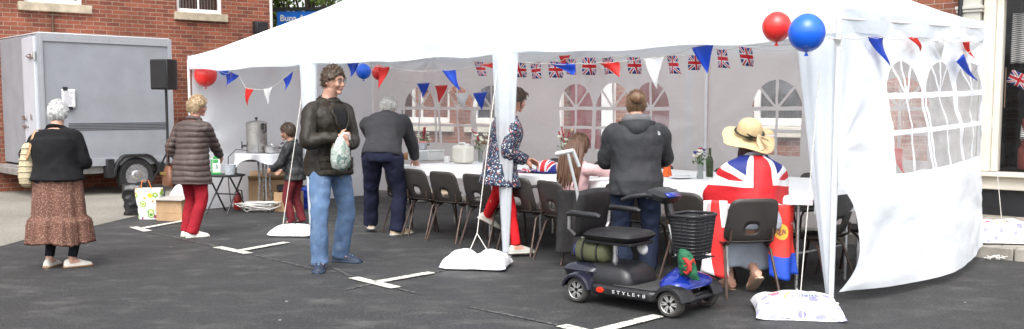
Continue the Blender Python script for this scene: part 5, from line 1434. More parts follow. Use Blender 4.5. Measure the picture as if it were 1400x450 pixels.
class Person:
    def __init__(s, loc, face, H, label, skincol, lean=(0, 0), side=0, hipz=None, gx=1.0, gy=1.0, gs=1.0, twist=0, head=(0, 0, 0), headk=None, pel=(0, 0), group=None):
        s.H = H; s.rot = math.atan2(-face[0], face[1]); s.loc = V((loc[0], loc[1], 0))
        s.e = E('person', s.loc, s.rot, label, 'person'); s.label = label
        s.sk = skin(*skincol); s.gx, s.gy, s.gs = gx, gy, gs
        s.lean = [R(q) for q in lean]; s.side = R(side); s.tw = R(twist)
        s.hip = V((pel[0], pel[1], hipz if hipz else .512*H)); s.hd = [R(q) for q in head]; s.hk = (headk or .132*H)/.23
        s.arm, s.leg = {}, {}
        s.pref = []
    def L(s, p):
        q = V(p)-s.loc; c, n = math.cos(-s.rot), math.sin(-s.rot)
        return V((q.x*c-q.y*n, q.x*n+q.y*c, q.z))
    def fr(s, t):
        """centre and axes of the trunk, t body heights above the hip"""
        n = 14; c = s.hip.copy(); H = s.H
        def ax(q):
            k = smooth(-.02, .26, q); a = lerp(s.lean[0], s.lean[1], k)
            if q > .31: a = lerp(a, s.hd_neck(), smooth(.31, .36, q))
            b = s.side*k; w = s.tw*smooth(0, .28, q)
            up = V((math.sin(b), math.sin(a)*math.cos(b), math.cos(a)*math.cos(b)))
            x = V((math.cos(w), math.sin(w), 0)); x = (x-up*x.dot(up)).normalized(); f = up.cross(x)
            return x, f, up
        st = t/n
        for i in range(n): c = c+ax((i+.5)*st)[2]*st*H
        x, f, up = ax(t)
        return c, x, f, up
    def hd_neck(s): return s.lean[1]*.45+.12
    def ring(s, t, inf=0, n=28, e=.86, sx=1, sy=1, dy=0):
        c, x, f, up = s.fr(t); rx, ry, fo = tor(t); H = s.H
        k = 1-smooth(.28, .32, t)
        gk = lerp(s.gx, min(s.gx, 1.06), smooth(.23, .28, t)); rx = rx*H*lerp(1, gk, k)*sx+inf; ry = ry*H*lerp(1, s.gy if t < .25 else min(s.gy, 1.1), k)*sy+inf
        c = c+f*(fo*H+dy)
        return [c+x*rx*math.copysign(abs(math.cos(a))**e, math.cos(a))+f*ry*math.copysign(abs(math.sin(a))**e, math.sin(a)) for a in [2*math.pi*j/n for j in range(n)]]
    def shoulder(s, sd):
        c, x, f, up = s.fr(.272); return c+x*sd*.110*s.H*s.gs-f*.004*s.H
    def set_arm(s, sd, hand, hint, hdir=None, palm=None, curl=.45, reach=True):
        H = s.H; S = s.shoulder(sd); el, wr = ik(S, V(hand), .172*H, .150*H, V(hint))
        s.arm[sd] = (S, el, wr, (V(hdir) if hdir else (wr-el)).normalized(), V(palm) if palm else None, curl)
    def set_leg(s, sd, foot, yaw=0, pitch=0, hint=None, width=.055):
        H = s.H; c, x, f, up = s.fr(0); hp = c+x*sd*width*H*min(1.15, s.gx)
        y = R(yaw); fd = V((math.sin(y), math.cos(y), 0)); p = R(pitch)
        an = V((foot[0], foot[1], foot[2] if len(foot) > 2 else 0))+V((0, 0, .045*H))
        if pitch: an = an+V((0, 0, .10*H*math.sin(p)))
        kn, an = ik(hp, an, .245*H, .235*H, V(hint) if hint else fd)
        s.leg[sd] = (hp, kn, an, fd, p)
    def hand_mb(s, mb, sd):
        S, el, wr, d, pn, curl = s.arm[sd]; k = s.H/1.72
        if pn is None: pn = V((-sd, .2, 0))
        pn = (pn-d*pn.dot(d)).normalized()          # palm faces pn
        w = d.cross(pn)*sd                                # towards the thumb or away
        tdir = w
        rs = []
        for t, hw, ht in ((-.012, .021, .018), (.015, .028, .016), (.05, .038, .014), (.082, .040, .012), (.092, .036, .010)):
            c = wr+d*t*k; rs.append([c+tdir*hw*k*math.cos(a)+pn*ht*k*math.sin(a) for a in [2*math.pi*j/12 for j in range(12)]])
        mb.rings(rs)
        for i, (off, L) in enumerate(((.030, .070), (.010, .080), (-.011, .074), (-.030, .058))):
            b = wr+d*.078*k+tdir*off*k; pts = [(b, .0095*k)]; a = 0; p = b; dd = d
            for sgm in (.45, .32, .25):
                a += curl*.95; dd = d*math.cos(a)+pn*math.sin(a); p = p+dd*L*sgm*k; pts.append((p, .0088*k*(1-.12*len(pts))))
            q = spl(pts, 3); mb.tube([z[0] for z in q], [z[1] for z in q], 8)
        b = wr+d*.022*k+tdir*.022*k; td = (d*.62+tdir*.70+pn*.35).normalized(); td2 = (d*.85+tdir*.25+pn*.45).normalized()
        q = spl([(b, .013*k), (b+td*.036*k, .0115*k), (b+td*.036*k+td2*.03*k, .0095*k), (b+td*.036*k+td2*.052*k, .0075*k)], 3)
        mb.tube([z[0] for z in q], [z[1] for z in q], 8)
    def head_frame(s):
        c, x, f, up = s.fr(.375)
        yw, pt, rl = s.hd
        hy = V((math.sin(yw)*math.cos(pt), math.cos(yw)*math.cos(pt), math.sin(pt)))
        hx = hy.cross(V((0, 0, 1))).normalized(); hz = hx.cross(hy)
        if rl: hx, hz = hx*math.cos(rl)+hz*math.sin(rl), hz*math.cos(rl)-hx*math.sin(rl)
        C = c+hz*.070*s.hk*1.0+hy*.022*s.hk
        return C, hx, hy, hz
    def hp(s, x, y, z):
        C, hx, hy, hz = s.HF; k = s.hk; return C+hx*x*k+hy*y*k+hz*z*k
    def body(s):
        H = s.H; mb = MB(); k = s.hk
        mb.rings([s.ring(t) for t in (-.045, -.03, -.01, .02, .045, .07, .1, .13, .16, .19, .22, .25, .27, .285, .30, .312, .325, .345, .375)])
        for sd in s.arm:
            S, el, wr, d, pn, cu = s.arm[sd]; c = s.fr(.268)[0]
            S = S-s.fr(.27)[3]*.016*H; q = spl([(S.lerp(c, .3), .030*H), (S, .030*H), (S.lerp(el, .45), .028*H), (el, .0235*H), (el.lerp(wr, .3), .0245*H), (el.lerp(wr, .7), .019*H), (wr, .0155*H), (wr+d*.012, .0145*H)])
            mb.tube([z[0] for z in q], [z[1] for z in q], 14); s.hand_mb(mb, sd)
        for sd in s.leg:
            hp, kn, an, fd, p = s.leg[sd]; bk = (kn-hp).cross(V((1, 0, 0)))
            q = spl([(hp, .056*H*min(1.2, s.gx)), (hp.lerp(kn, .4), .048*H), (kn, .034*H), (kn.lerp(an, .28), .034*H), (kn.lerp(an, .7), .024*H), (an, .021*H)])
            mb.tube([z[0] for z in q], [z[1] for z in q], 14)
            x = fd.cross(V((0, 0, 1))); dn = V((0, 0, -1)); f2 = fd*math.cos(p)+dn*math.sin(p); u2 = f2.cross(x)*-1
            fs = []
            for t, w, h, z in ((-.035, .018, .018, -.022), (-.01, .024, .03, -.018), (.03, .024, .026, -.02), (.07, .026, .016, -.029), (.10, .022, .010, -.034), (.115, .012, .006, -.037)):
                c = an+f2*t*H+u2*-z*-H*1.0; fs.append([c+x*w*H*math.cos(a)+u2*h*H*math.sin(a) for a in [2*math.pi*j/12 for j in range(12)]])
            mb.rings(fs)
        # head
        s.HF = s.head_frame(); hb = MB(); hb.ball((0, 0, 0), 1, 32)
        vs = []
        for v in hb.v:
            x, y, z = v; px, py, pz = x*.075, y*.097, z*.113
            if z < 0:
                px *= 1-.26*(-z)**1.5
                if y < 0: py *= 1-.42*(-z)**1.1
                else: py *= 1-.06*(-z)**2; pz *= 1.04
            if y > .55: py -= .010*(y-.55)/.45
            if z > .2: px *= 1+.03*z
            vs.append(s.hp(px, py, pz))
        mb.add(vs, hb.f)
        def bl(x, y, z, r, rr=None): mb.ball(s.hp(x, y, z), tuple(q*k for q in (r if isinstance(r, tuple) else (r, r, r))), 12, rot=Matrix((s.HF[1], s.HF[2], s.HF[3])).transposed())
        mb.tube([s.hp(0, .088, .016), s.hp(0, .098, -.008), s.hp(0, .108, -.030), s.hp(0, .098, -.042)], [.008*k, .0105*k, .0145*k, .009*k], 10)
        for sx in (-1, 1):
            bl(sx*.009, .096, -.036, .009); bl(sx*.034, .080, -.028, (.026, .020, .026)); bl(sx*.076, -.008, -.012, (.009, .020, .031)); bl(sx*.028, .089, .026, (.022, .010, .008))
        bl(0, .078, -.094, (.024, .020, .019)); bl(0, .089, -.062, (.024, .012, .012))
        me = remesh(mb, .0065*H/1.7, 3, .5)
        o = link('body', me, s.sk, s.e, 179)
        # eyes, brows, lips
        for sx in (-1, 1):
            ey = MB(); ir = MB(); ey.ball(s.hp(sx*.030, .086, .002), (.0135*k, .0075*k, .0075*k), 10, rot=Matrix((s.HF[1], s.HF[2], s.HF[3])).transposed()); ir.ball(s.hp(sx*.030, .0915, .002), .0058*k, 8)
            e = ey.build('eye', M('eye white', (.55, .52, .5), .25, .05), s.e, 179); ir.build('iris', M('dark iris', (.03, .02, .015), .15, .1), e, 179)
        lp = MB(); lp.tube([s.hp(-.024, .0945, -.060), s.hp(0, .103, -.058), s.hp(.024, .0945, -.060)], [.002*k, .0058*k, .002*k], 8)
        lp.build('lips', M('lip skin', (.36, .12, .10), .45, .1), s.e, 179)
        return o
    def brows(s, m, th=.004):
        mb = MB(); k = s.hk
        for sx in (-1, 1): MB().tube([s.hp(sx*.014, .099, .026), s.hp(sx*.03, .099, .031), s.hp(sx*.048, .088, .025)], [th*k, th*1.2*k, th*.5*k], 6).build('eyebrow', m, s.e, 179)
    def hair(s, m, kind, t=.018, curl=0.0, freq=40, low=-.55, fringe=.42, seed=1, res=64, temple=.05, tuft=1.0):
        """a shell that sinks under the skin where there is no hair"""
        hb = MB(); hb.ball((0, 0, .004), 1, res); vs = []
        for v in hb.v:
            x, y, z = v; z = max(-1, min(1, z)); az = math.atan2(x, y)/math.pi      # 0 front, 1 back
            a = abs(az)
            line = lerp(fringe, temple, smooth(.12, .38, a)); line = lerp(line, low, smooth(.40, .62, a))
            k = smooth(line-.07, line+.07, z)
            px, py, pz = x*.075, y*.097, z*.113
            if z < 0:
                px *= 1-.22*(-z)**1.5
                if y < 0: py *= 1-.25*(-z)**1.2
            d = V((px, py, pz)); L = d.length; q = d/L
            n = curl*(noise.noise(V((x, y, z))*freq*.09+V((seed, 0, 0)))*.8+noise.noise(V((x, y, z))*freq*.2+V((0, seed, 0)))*.6)
            L += (t+n)*k-.016*(1-k)
            if z > .6: L += t*.15
            vs.append(s.hp(*(q*L)))
        mb = MB().add(vs, hb.f); rnd = random.Random(seed)
        L0 = .035 if not curl or curl < .012 else .022
        for q, v in zip(vs, hb.v):
            if rnd.random() > .42: continue
            x, y, z = v; a = abs(math.atan2(x, y)/math.pi)
            line = lerp(fringe, temple, smooth(.12, .38, a)); line = lerp(line, low, smooth(.40, .62, a))
            if z < line+.02: continue
            n = (q-s.HF[0]).normalized(); rd_ = V((rnd.gauss(0, 1), rnd.gauss(0, 1), rnd.gauss(0, 1)))
            dn = V((0, 0, -1))-s.HF[2]*.5*(1 if a > .4 else -.2); tg = (dn-n*dn.dot(n))*(.5 if curl >= .012 else 1.0)+rd_*(.75 if curl >= .012 else .18); tg = (tg-n*tg.dot(n)*.75).normalized()
            L = L0*tuft*rnd.uniform(.6, 1.3)*s.hk; e = q+tg*L-n*.006+n*(.012*rnd.random() if curl >= .012 else .003); md = q+tg*L*.5+n*(.010 if curl >= .012 else .004)
            mb.tube([q-n*.004, md, e], [.0032, .0030, .0010], 4, cap=False)
        o = mb.build('hair', m, s.e, 179, fix=False); return o
    def cloth(s, mb, name, m, vox=.011, amp=.006, fs=7, seed=1, fn=None, sm=5, lab=None):
        me = remesh(mb, vox*s.H/1.7, sm, .5)
        def f(c, n):
            a = noise.noise(V((c.x*fs, c.y*fs, c.z*fs*.8))+V((seed, seed*2, 0))); b = noise.noise(V((c.x*fs*2.6, c.y*fs*2.6, c.z*fs*1.9))+V((seed*3, 0, seed)))
            w = amp*((1-abs(a)*2.4)*.7+b*.55)
            return w+(fn(c, n) if fn else 0)
        displace(me, f)
        o = link(name, me, m, s.e, 179)
        if lab: o['label'] = lab
        return o
    def top(s, m, name='jacket', hem=-.05, inf=.022, flare=.01, sleeve=1.0, amp=.007, fs=7, seed=1, collar=.03, cuff=1.0, fn=None, bel=0, neck=.306, fullsleeve=True, vox=.011, hemz=None):
        H = s.H; mb = MB(); ts = list(np.linspace(hem, .27, 18))+[.285, .298, neck]
        rings = []
        for t in ts:
            q = smooth(.02, hem, t) if t < .02 else 0
            i = inf+flare*q
            if t < -.02:      # below the hip the cloth hangs straight down
                r = s.ring(-.02, i); c = s.fr(-.02)[0]; r = [p+V((0, 0, (t+.02)*H)) for p in r]
            else:
                r = s.ring(t, i*(1 if t < .285 else .9)+(.006 if t > .27 else 0), dy=bel*math.exp(-((t-.09)/.08)**2))
            rings.append(r)
        mb.rings(rings)
        for sd in s.arm:
            S, el, wr, d, pn, cu = s.arm[sd]; c = s.fr(.262)[0]; a = wr-(wr-el).normalized()*.012*(1 if fullsleeve else 6)
            k = sleeve
            up_ = s.fr(.27)[3]; S_ = S-up_*.012*H; nk = s.fr(.308)[0]
            mb.tube([nk, nk.lerp(S_, .45)+up_*.004*H, S_+(S_-c)*.02], [.036*H, .033*H, .034*H], 12)
            q = spl([(S_.lerp(c, .5), .046*H*k), (S_, .0435*H*k), (S_.lerp(el, .5), .0405*H*k), (el, .0375*H*k), (el.lerp(a, .5), .034*H*k), (a, .0275*H*k*cuff)], 6)
            mb.tube([z[0] for z in q], [z[1] for z in q], 16)
        if collar:
            c, x, f, up = s.fr(.312)
            pts = [c+x*.047*H*math.cos(a)+f*(.046*H*math.sin(a)-.002*H)+up*(.012*H-.008*H*math.sin(a)) for a in [2*math.pi*j/20 for j in range(20)]]
            mb.tube(pts, collar*.5, 8, closed=True)
        return s.cloth(mb, name, m, vox, amp, fs, seed, fn)
    def trousers(s, m, name='trousers', top=.06, inf=.012, k=1.0, hemk=1.0, amp=.007, seed=2, short=0.0, fs=8):
        H = s.H; mb = MB(); mb.rings([s.ring(t, inf) for t in (-.05, -.03, 0, .02, .04, top)])
        for sd in s.leg:
            hp, kn, an, fd, p = s.leg[sd]; dn = (an-kn).normalized()
            e = an+dn*.018*H-dn*short
            q = spl([(hp+V((0, 0, .01)), .060*H*k*min(1.15, s.gx)), (hp.lerp(kn, .4), .054*H*k), (kn, .043*H*k), (kn.lerp(e, .4), .040*H*k*lerp(1, hemk, .5)), (e, .036*H*k*hemk)], 6)
            mb.tube([z[0] for z in q], [z[1] for z in q], 16)
        return s.cloth(mb, name, m, .010, amp, fs, seed)
    def shoes(s, m, sole, w=1.0, trim=None):
        H = s.H
        for sd in s.leg:
            hp, kn, an, fd, p = s.leg[sd]; x = fd.cross(V((0, 0, 1))); f2 = fd*math.cos(p)-V((0, 0, 1))*math.sin(p); u2 = x.cross(f2)
            base = an-u2*.045*H; mb = MB(); rs = []; ss = []
            for t, hw, hh in ((-.046, .016, .026), (-.038, .023, .044), (-.02, .026, .050), (.005, .026, .052), (.03, .027, .046), (.06, .030, .034), (.085, .030, .026), (.105, .024, .019), (.116, .012, .012)):
                c = base+f2*t*H+u2*.006*H
                rs.append([c+x*hw*w*H*math.cos(a)*(1 if math.sin(a) > -.2 else 1.02)+u2*(hh*H*max(math.sin(a), -.0)) for a in [2*math.pi*j/16 for j in range(16)]])
                cs = base+f2*t*1.03*H
                ss.append([cs+x*hw*w*1.07*H*math.copysign(abs(math.cos(a))**.6, math.cos(a))+u2*(.0055*H+.0065*H*math.copysign(abs(math.sin(a))**.5, math.sin(a))) for a in [2*math.pi*j/16 for j in range(16)]])
            mb.rings(rs); o = mb.build('shoe', m, s.e, 60, sub=1); MB().rings(ss).build('sole', sole, o, 60)
            if trim:
                tb = MB()
                for i in range(4):
                    t = .02+.016*i; hh = (.048-.006*i)*H; c = base+f2*t*H+u2*(.006*H+hh*.98)
                    tb.tube([c-x*.018*H-u2*.008*H, c+u2*.003*H, c+x*.018*H-u2*.008*H], .0028, 5)
                tb.build('laces', trim, o)

def glasses(p, m):
    mb = MB(); k = p.hk
    for sx in (-1, 1):
        mb.tube([p.hp(sx*.031+.023*math.cos(a), .104-.006*abs(math.cos(a)), .002+.017*math.sin(a)) for a in [2*math.pi*j/18 for j in range(18)]], .0022*k, 5, closed=True)
        mb.tube([p.hp(sx*.053, .098, .006), p.hp(sx*.078, .05, .008), p.hp(sx*.080, -.005, .004)], .002*k, 5)
    mb.tube([p.hp(-.009, .106, .005), p.hp(0, .109, .007), p.hp(.009, .106, .005)], .002*k, 5)
    mb.build('glasses', m, p.e)
def hairmat(name, a, b, st=(60, 60, 9)):
    m, nt = new_mat(name); co = coords(nt)
    n = nz(nt, stretch(nt, co, st), 1.0, 4); n2 = nz(nt, co, 14, 3)
    c = mixc(nt, (n*.7+n2*.3).rng(.35, .65), a, b)
    out(nt, pbsdf(nt, c, .5, 0, bump(nt, n, .7, .01))); return m
def clothmat(name, col, rough=.8, var=.15, b=.3, bs=90, scale=6, wear=None, **kw):
    m, nt = new_mat(name); co = coords(nt)
    c = mixc(nt, nz(nt, co, scale, 5).rng(.3, .7), tuple(q*(1-var) for q in col), tuple(min(1, q*(1+var)) for q in col))
    if wear: c = mixc(nt, nz(nt, co, scale*1.7, 4).rng(.5, .75)*.4, c, wear)
    h = nz(nt, co, bs, 2)*.45+nz(nt, co, 16, 4)
    rg = X(nt, node(nt, 'ShaderNodeTexNoise', {'Vector': stretch(nt, co, (1, 1, .75)), 'Scale': 7.5, 'Detail': 3.0, 'Roughness': .5, 'Distortion': .6}, noise_type='RIDGED_MULTIFRACTAL', normalize=True).outputs[0])
    n1 = node(nt, 'ShaderNodeBump', {'Height': rg, 'Strength': .55, 'Distance': .035}).outputs[0]
    out(nt, pbsdf(nt, c, rough, 0, node(nt, 'ShaderNodeBump', {'Height': h, 'Strength': b, 'Distance': .012, 'Normal': n1}).outputs[0], Specular_IOR_Level=.25, **kw)); return m
FAIR = ('fair skin', (.52, .29, .21)); PINKS = ('rosy skin', (.50, .25, .18)); TAN = ('warm skin', (.44, .24, .16))
WSOLE = M('pale rubber sole', (.50, .47, .42), .7, .1, 9); DSOLE = M('dark rubber sole', (.03, .028, .026), .8, .2, 9); TSOLE = M('tan sole', (.30, .17, .09), .7, .15, 9)
def strap(pts, w, t, m, name, parent):
    pts = [V(p) for p in pts]; q = spl([(p, w) for p in pts], 6)
    return MB().tube([z[0] for z in q], [(t, w)]*len(q), 8).build(name, m, parent)

# ------------------------------------------------------------------ 1: white haired woman by the trailer
p = Person(G(84, 365), (.16, .98), 1.52, 'person with white hair in a black cardigan and long speckled brown skirt', FAIR, lean=(0, 9), gx=1.26, gy=1.30, gs=1.12, side=-4, head=(-8, -6, 0))
p.set_leg(-1, (-.105, -.02), -8); p.set_leg(1, (.105, .0), 42)
p.set_arm(-1, (-.20, .20, .93), (-1, -.1, -.15)); p.set_arm(1, (.12, .27, .95), (.5, -.6, -.6))
p.body(); WH = hairmat('white hair', (.42, .42, .41), (.64, .64, .63)); p.hair(WH, '', .022, .011, 60, -.66, .35, 3, tuft=.6)
BKN = clothmat('black knit', (.010, .010, .011), .95, .3, .5, 140)
p.top(BKN, 'cardigan', .012, .034, .012, .98, .008, 6, 4, .03)
def skirtmat():
    m, nt = new_mat('speckled brown skirt'); co = coords(nt)
    vo = node(nt, 'ShaderNodeTexVoronoi', {'Vector': co, 'Scale': 66.0}); v2 = node(nt, 'ShaderNodeTexVoronoi', {'Vector': co, 'Scale': 105.0})
    c = mixc(nt, nz(nt, co, 5, 3).rng(.3, .7), (.10, .040, .027), (.155, .065, .042))
    c = mixc(nt, X(nt, vo.outputs[0]).lt(.38), c, (.26, .15, .105)); c = mixc(nt, X(nt, v2.outputs[0]).lt(.27), c, (.035, .016, .013))
    out(nt, pbsdf(nt, c, .8, 0, bump(nt, nz(nt, co, 14, 4), .3, .01))); return m
def skirt(p, m, z0, z1, r0, r1, seed, tier=None):
    n = 96; rs = []; cx, cy = p.hip.x, p.hip.y
    for i in range(34):
        t = i/33; z = lerp(z0, z1, t); k = smooth(0, 1, t)
        rx, ry = lerp(r0[0], r1[0], t**.9), lerp(r0[1], r1[1], t**.9)
        if tier and t > tier: rx += .028*smooth(tier, tier+.04, t)+.02*(t-tier); ry += .028*smooth(tier, tier+.04, t)+.02*(t-tier)
        rg = []
        for j in range(n):
            a = 2*math.pi*j/n; w = .016*t*math.sin(7*a+seed)+.012*t*math.sin(13*a+seed*2+t)+(.010*math.sin(25*a+seed) if tier and t > tier else 0)+.010*noise.noise(V((math.cos(a)*3, math.sin(a)*3, t*3+seed)))
            rg.append(V((cx+(rx+w)*math.cos(a), cy+(ry+w)*math.sin(a)+.01*t, z+.012*t*math.sin(4*a+seed))))
        rs.append(rg)
    # turned hem, so that the cloth has an inside
    rs += [[V((cx+(q.x-cx)*.97, cy+(q.y-cy)*.97, q.z+.004)) for q in rs[-1]], [V((cx+(q.x-cx)*.93, cy+(q.y-cy)*.93, q.z+.18)) for q in rs[-1]]]
    return MB().rings(rs, cap=False).build('skirt', m, p.e, 179)
skirt(p, skirtmat(), .86, .225, (.205, .160), (.258, .215), 1.3, .62)
LEGG = clothmat('black leggings', (.012, .013, .018), .8, .2, .2); p.trousers(LEGG, 'leggings', .02, .0,  .86, .86, .002, 3, .055)
WSH = M('white leather', (.66, .62, .55), .5, .08, 9); p.shoes(WSH, TSOLE)
tb = E('tote_bag', p.loc+V((-.245, .05, 0)), p.rot, 'cream woven tote bag on the shoulder of the white haired woman', 'bag')
CRM = M('cream woven straw', (.48, .41, .27), .85, .15, 30, .6, 70)
mb = MB(); n = 32; rs = []
for t, w, d in ((0, .35, .45), (.04, .72, .8), (.15, .98, 1), (.35, 1, 1), (.6, .85, .9), (.85, .62, .75), (1, .5, .66)):
    rs.append([V((.085*w*math.copysign(abs(math.cos(a))**.8, math.cos(a)), .16*d*math.copysign(abs(math.sin(a))**.8, math.sin(a)), .42*t)) for a in [2*math.pi*j/n for j in range(n)]])
o = mb.rings(rs).build('bag_body', CRM, tb, 179, sub=1); o.location = (0, 0, .72)
for i in range(1, 8):
    t = i/8; w = .55+.45*math.sin(math.pi*min(1, t*1.05+.12))
    MB().tube([V((.088*w*math.copysign(abs(math.cos(a))**.8, math.cos(a)), .162*lerp(1, w, .5)*math.copysign(abs(math.sin(a))**.8, math.sin(a)), .72+.42*t)) for a in [2*math.pi*j/n for j in range(n)]], .0035, 5, closed=True).build('woven_rib', CRM, tb)

S = p.shoulder(-1)+V((.245+.06-.02, -.05, 0)); 
c, s_ = math.cos(0), 0
TANL = M('tan leather', (.38, .22, .11), .6, .15, 9)
q0 = p.shoulder(-1); off = V((-.245, .05, 0)); off = p.L(p.loc+off); Lq = lambda v: V(v)-off
strap([Lq(q0+V((-.07, -.125, -.24))), Lq(q0+V((.012, -.155, -.14))), Lq(q0+V((.035, -.085, .055))), Lq(q0+V((.03, .09, .03))), Lq(q0+V((-.02, .15, -.2))), Lq(q0+V((-.09, .14, -.25)))], .016, .004, TANL, 'strap', tb)

# ------------------------------------------------------------------ 2: woman in the quilted coat
p = Person(G(265, 323), (.42, .91), 1.58, 'person with curly fair hair in a quilted brown coat and red trousers, back turned', PINKS, lean=(2, 10), gx=1.12, gy=1.18, gs=1.08, head=(28, -4, 0), twist=-4)
p.set_leg(-1, (-.085, -.02), -4); p.set_leg(1, (.075, -.10), 34)
p.set_arm(-1, (-.235, .14, .82), (-.7, -1, 0)); p.set_arm(1, p.L(AT(307, 226, 11.1)), (.6, -1, -.3), palm=(-1, .2, -.3))
p.body(); p.hair(hairmat('sandy hair', (.30, .20, .11), (.48, .36, .22)), '', .026, .024, 90, -.60, .40, 5, temple=.0)
glasses(p, M('brown spectacle frame', (.06, .03, .02), .4, .1))
QU = clothmat('brown quilted nylon', (.085, .063, .058), .5, .15, .35, 60)
def quilt(c, n): return .012*(abs(math.sin(math.pi*(c.z+.01*noise.noise(c*6))/.062))**.7-.6) if abs(n.z) < .9 else 0
p.top(QU, 'quilted_coat', -.135, .026, .026, 1.04, .005, 8, 6, .045, fn=quilt, vox=.0085)
REDT = clothmat('dark red cotton', (.30, .012, .022), .85, .12, .25); p.trousers(REDT, amp=.006, seed=5, hemk=1.08)
p.shoes(M('white trainers', (.70, .68, .64), .5, .06, 9), WSOLE)
hb = E('handbag', p.loc, p.rot, 'brown leather handbag hanging at the side of the woman in the quilted coat', 'bag')
BRL = M('brown leather', (.17, .07, .035), .45, .2, 10, .25, 40)
bx_, by_, bz_ = -.235, -.115, .57
mb = loft_box([(0, 0, 0, .045, .115), (.02, 0, 0, .052, .125), (.12, 0, 0, .045, .115), (.20, 0, 0, .028, .075), (.225, 0, 0, .016, .05)], 28, .6); o = mb.build('bag_body', BRL, hb, 60); o.location = (bx_, by_, bz_); o.rotation_euler = (0, 0, R(62))
MB().bx(-.05, .05, -.005, .005, 0, .03).build('buckle', M('brass', (.5, .36, .12), .3, .1, metal=1.0), hb).location = (bx_-.02, by_-.05, bz_+.13)
S = p.shoulder(-1)
strap([(bx_, by_, bz_+.21), (S.x+.0, -.165, 1.0), (S.x+.055, -.15, S.z-.05), (S.x+.06, -.06, S.z+.066), (S.x+.05, .09, S.z+.02), (S.x-.02, .15, 1.0), (bx_, .06, bz_+.20)], .011, .004, BRL, 'strap', hb)

# ------------------------------------------------------------------ 3: boy
p = Person(G(405, 307), (-.97, .24), 1.23, 'child with short dark hair in a mottled black jacket beside the urn', TAN, lean=(3, 8), gx=.95, gy=1.0, head=(-4, -6, 0), headk=.205)
p.set_leg(-1, (-.06, .03), -6); p.set_leg(1, (.065, -.05), 8)
p.set_arm(-1, (-.10, .27, .68), (-.5, -1, -.2)); p.set_arm(1, (.12, .24, .66), (.5, -1, -.2))
p.body(); DBR = hairmat('dark brown hair', (.022, .013, .008), (.075, .042, .024)); p.hair(DBR, '', .014, .004, 40, -.50, .45, 4); p.brows(DBR)
def camo():
    m, nt = new_mat('mottled black jacket'); co = coords(nt); n = nz(nt, co, 17, 3, .6)
    c = mixc(nt, n.gt(.5), (.010, .010, .011), mixc(nt, nz(nt, co, 25, 2).gt(.52), (.022, .022, .024), (.045, .045, .050)))
    out(nt, pbsdf(nt, c, .65, 0, bump(nt, nz(nt, co, 20, 4), .4, .012))); return m
p.top(camo(), 'jacket', -.06, .024, .012, 1.18, .009, 9, 7, .04)
p.trousers(clothmat('maroon cotton', (.15, .022, .028), .85, .15, .25), k=1.05, amp=.009, seed=4, hemk=1.0)
p.shoes(M('dark trainers', (.03, .028, .03), .6, .2), DSOLE)

# ------------------------------------------------------------------ 4: man with folded arms
p = Person(G(452, 363), (.76, -.65), 1.83, 'person with brown curly hair in a dark waxed jacket and faded blue jeans', FAIR, lean=(-2, 5), gx=.97, gy=1.04, gs=.98, head=(-14, -7, 0), twist=2)
p.set_leg(1, p.L(G(437, 369)), 42); p.set_leg(-1, p.L(G(466, 358)), -22)
# his right arm lies nearest the trailer side of the picture
p.set_arm(1, (.10, .275, 1.19), (.9, -.5, -.5), hdir=(-1, .25, .05), palm=(0, -1, -.1), curl=.6)
p.set_arm(-1, (.04, .295, 1.12), (-.9, -.4, -.6), hdir=(1, .12, -.12), palm=(0, -1, -.2), curl=.75)
p.body(); BCH = hairmat('brown curls', (.030, .018, .011), (.095, .058, .036), (30, 30, 30)); p.hair(BCH, '', .012, .022, 75, -.50, .50, 9, temple=.0, tuft=.85); p.brows(BCH, .0045)
glasses(p, M('thin metal spectacle frame', (.12, .10, .09), .3, .1, metal=.8))
WAX = clothmat('dark waxed cotton', (.022, .018, .013), .48, .2, .6, 60, 5, (.040, .033, .024))
jk = p.top(WAX, 'waxed_jacket', -.055, .032, .022, .98, .010, 7, 3, .03, neck=.298)
# shirt front, zip edge and pockets
def torso_pt(p, t, ang, inf):
    r = p.ring(t, inf, n=72); return r[int(round((ang % 360)/5)) % 72]
mb = MB(); mb.tube([torso_pt(p, t, 88, .044) for t in np.linspace(-.07, .16, 14)], .008, 6); mb.build('zip', M('dull brass zip', (.10, .08, .05), .4, .2, metal=.6), p.e)
mb = MB()
for t in (-.03, .03, .09, .15): mb.ball(torso_pt(p, t, 98, .047), .009, 8)
mb.build('studs', M('brass studs', (.35, .27, .13), .35, .1, metal=.9), p.e)
def patch(p, t0, t1, a0, a1, inf, m, name, th=.008):
    return MB().grid(lambda a, b: torso_pt(p, lerp(t0, t1, b), lerp(a0, a1, a), inf), 10, 8, uv=False).build(name, m, p.e, 179, solid=th)
patch(p, -.05, .03, 35, 65, .050, WAX, 'pocket'); patch(p, -.05, .03, 112, 142, .050, WAX, 'pocket'); patch(p, .015, .04, 33, 67, .056, WAX, 'pocket_flap')
c, x, f, up = p.fr(.312)
CORD = clothmat('dark brown corduroy', (.022, .016, .012), .9, .2, .5, 120)
mb = MB()
for sd in (-1, 1): mb.tube([c-f*.085+x*sd*.02+up*.025, c+x*sd*.10-f*.02+up*.02, c+x*sd*.095+f*.075-up*.02, c+x*sd*.05+f*.125-up*.10], [(.030, .012), (.036, .012), (.036, .012), (.012, .008)], 10)
mb.build('collar', CORD, p.e, 179)
DSH = clothmat('black jumper', (.012, .012, .014), .9, .2, .3)
mb = MB(); mb.tube([c+V((0, 0, -.03))+f*.02, c+up*.025+f*.008], [.072, .062], 20); mb.build('jumper_neck', DSH, p.e, 179)
MB().grid(lambda a, b: torso_pt(p, lerp(.13, .285, b), 90+(a-.5)*lerp(8, 36, b), lerp(.046, .036, b)), 8, 12, uv=False).build('jumper_front', DSH, p.e, 179, solid=.006)
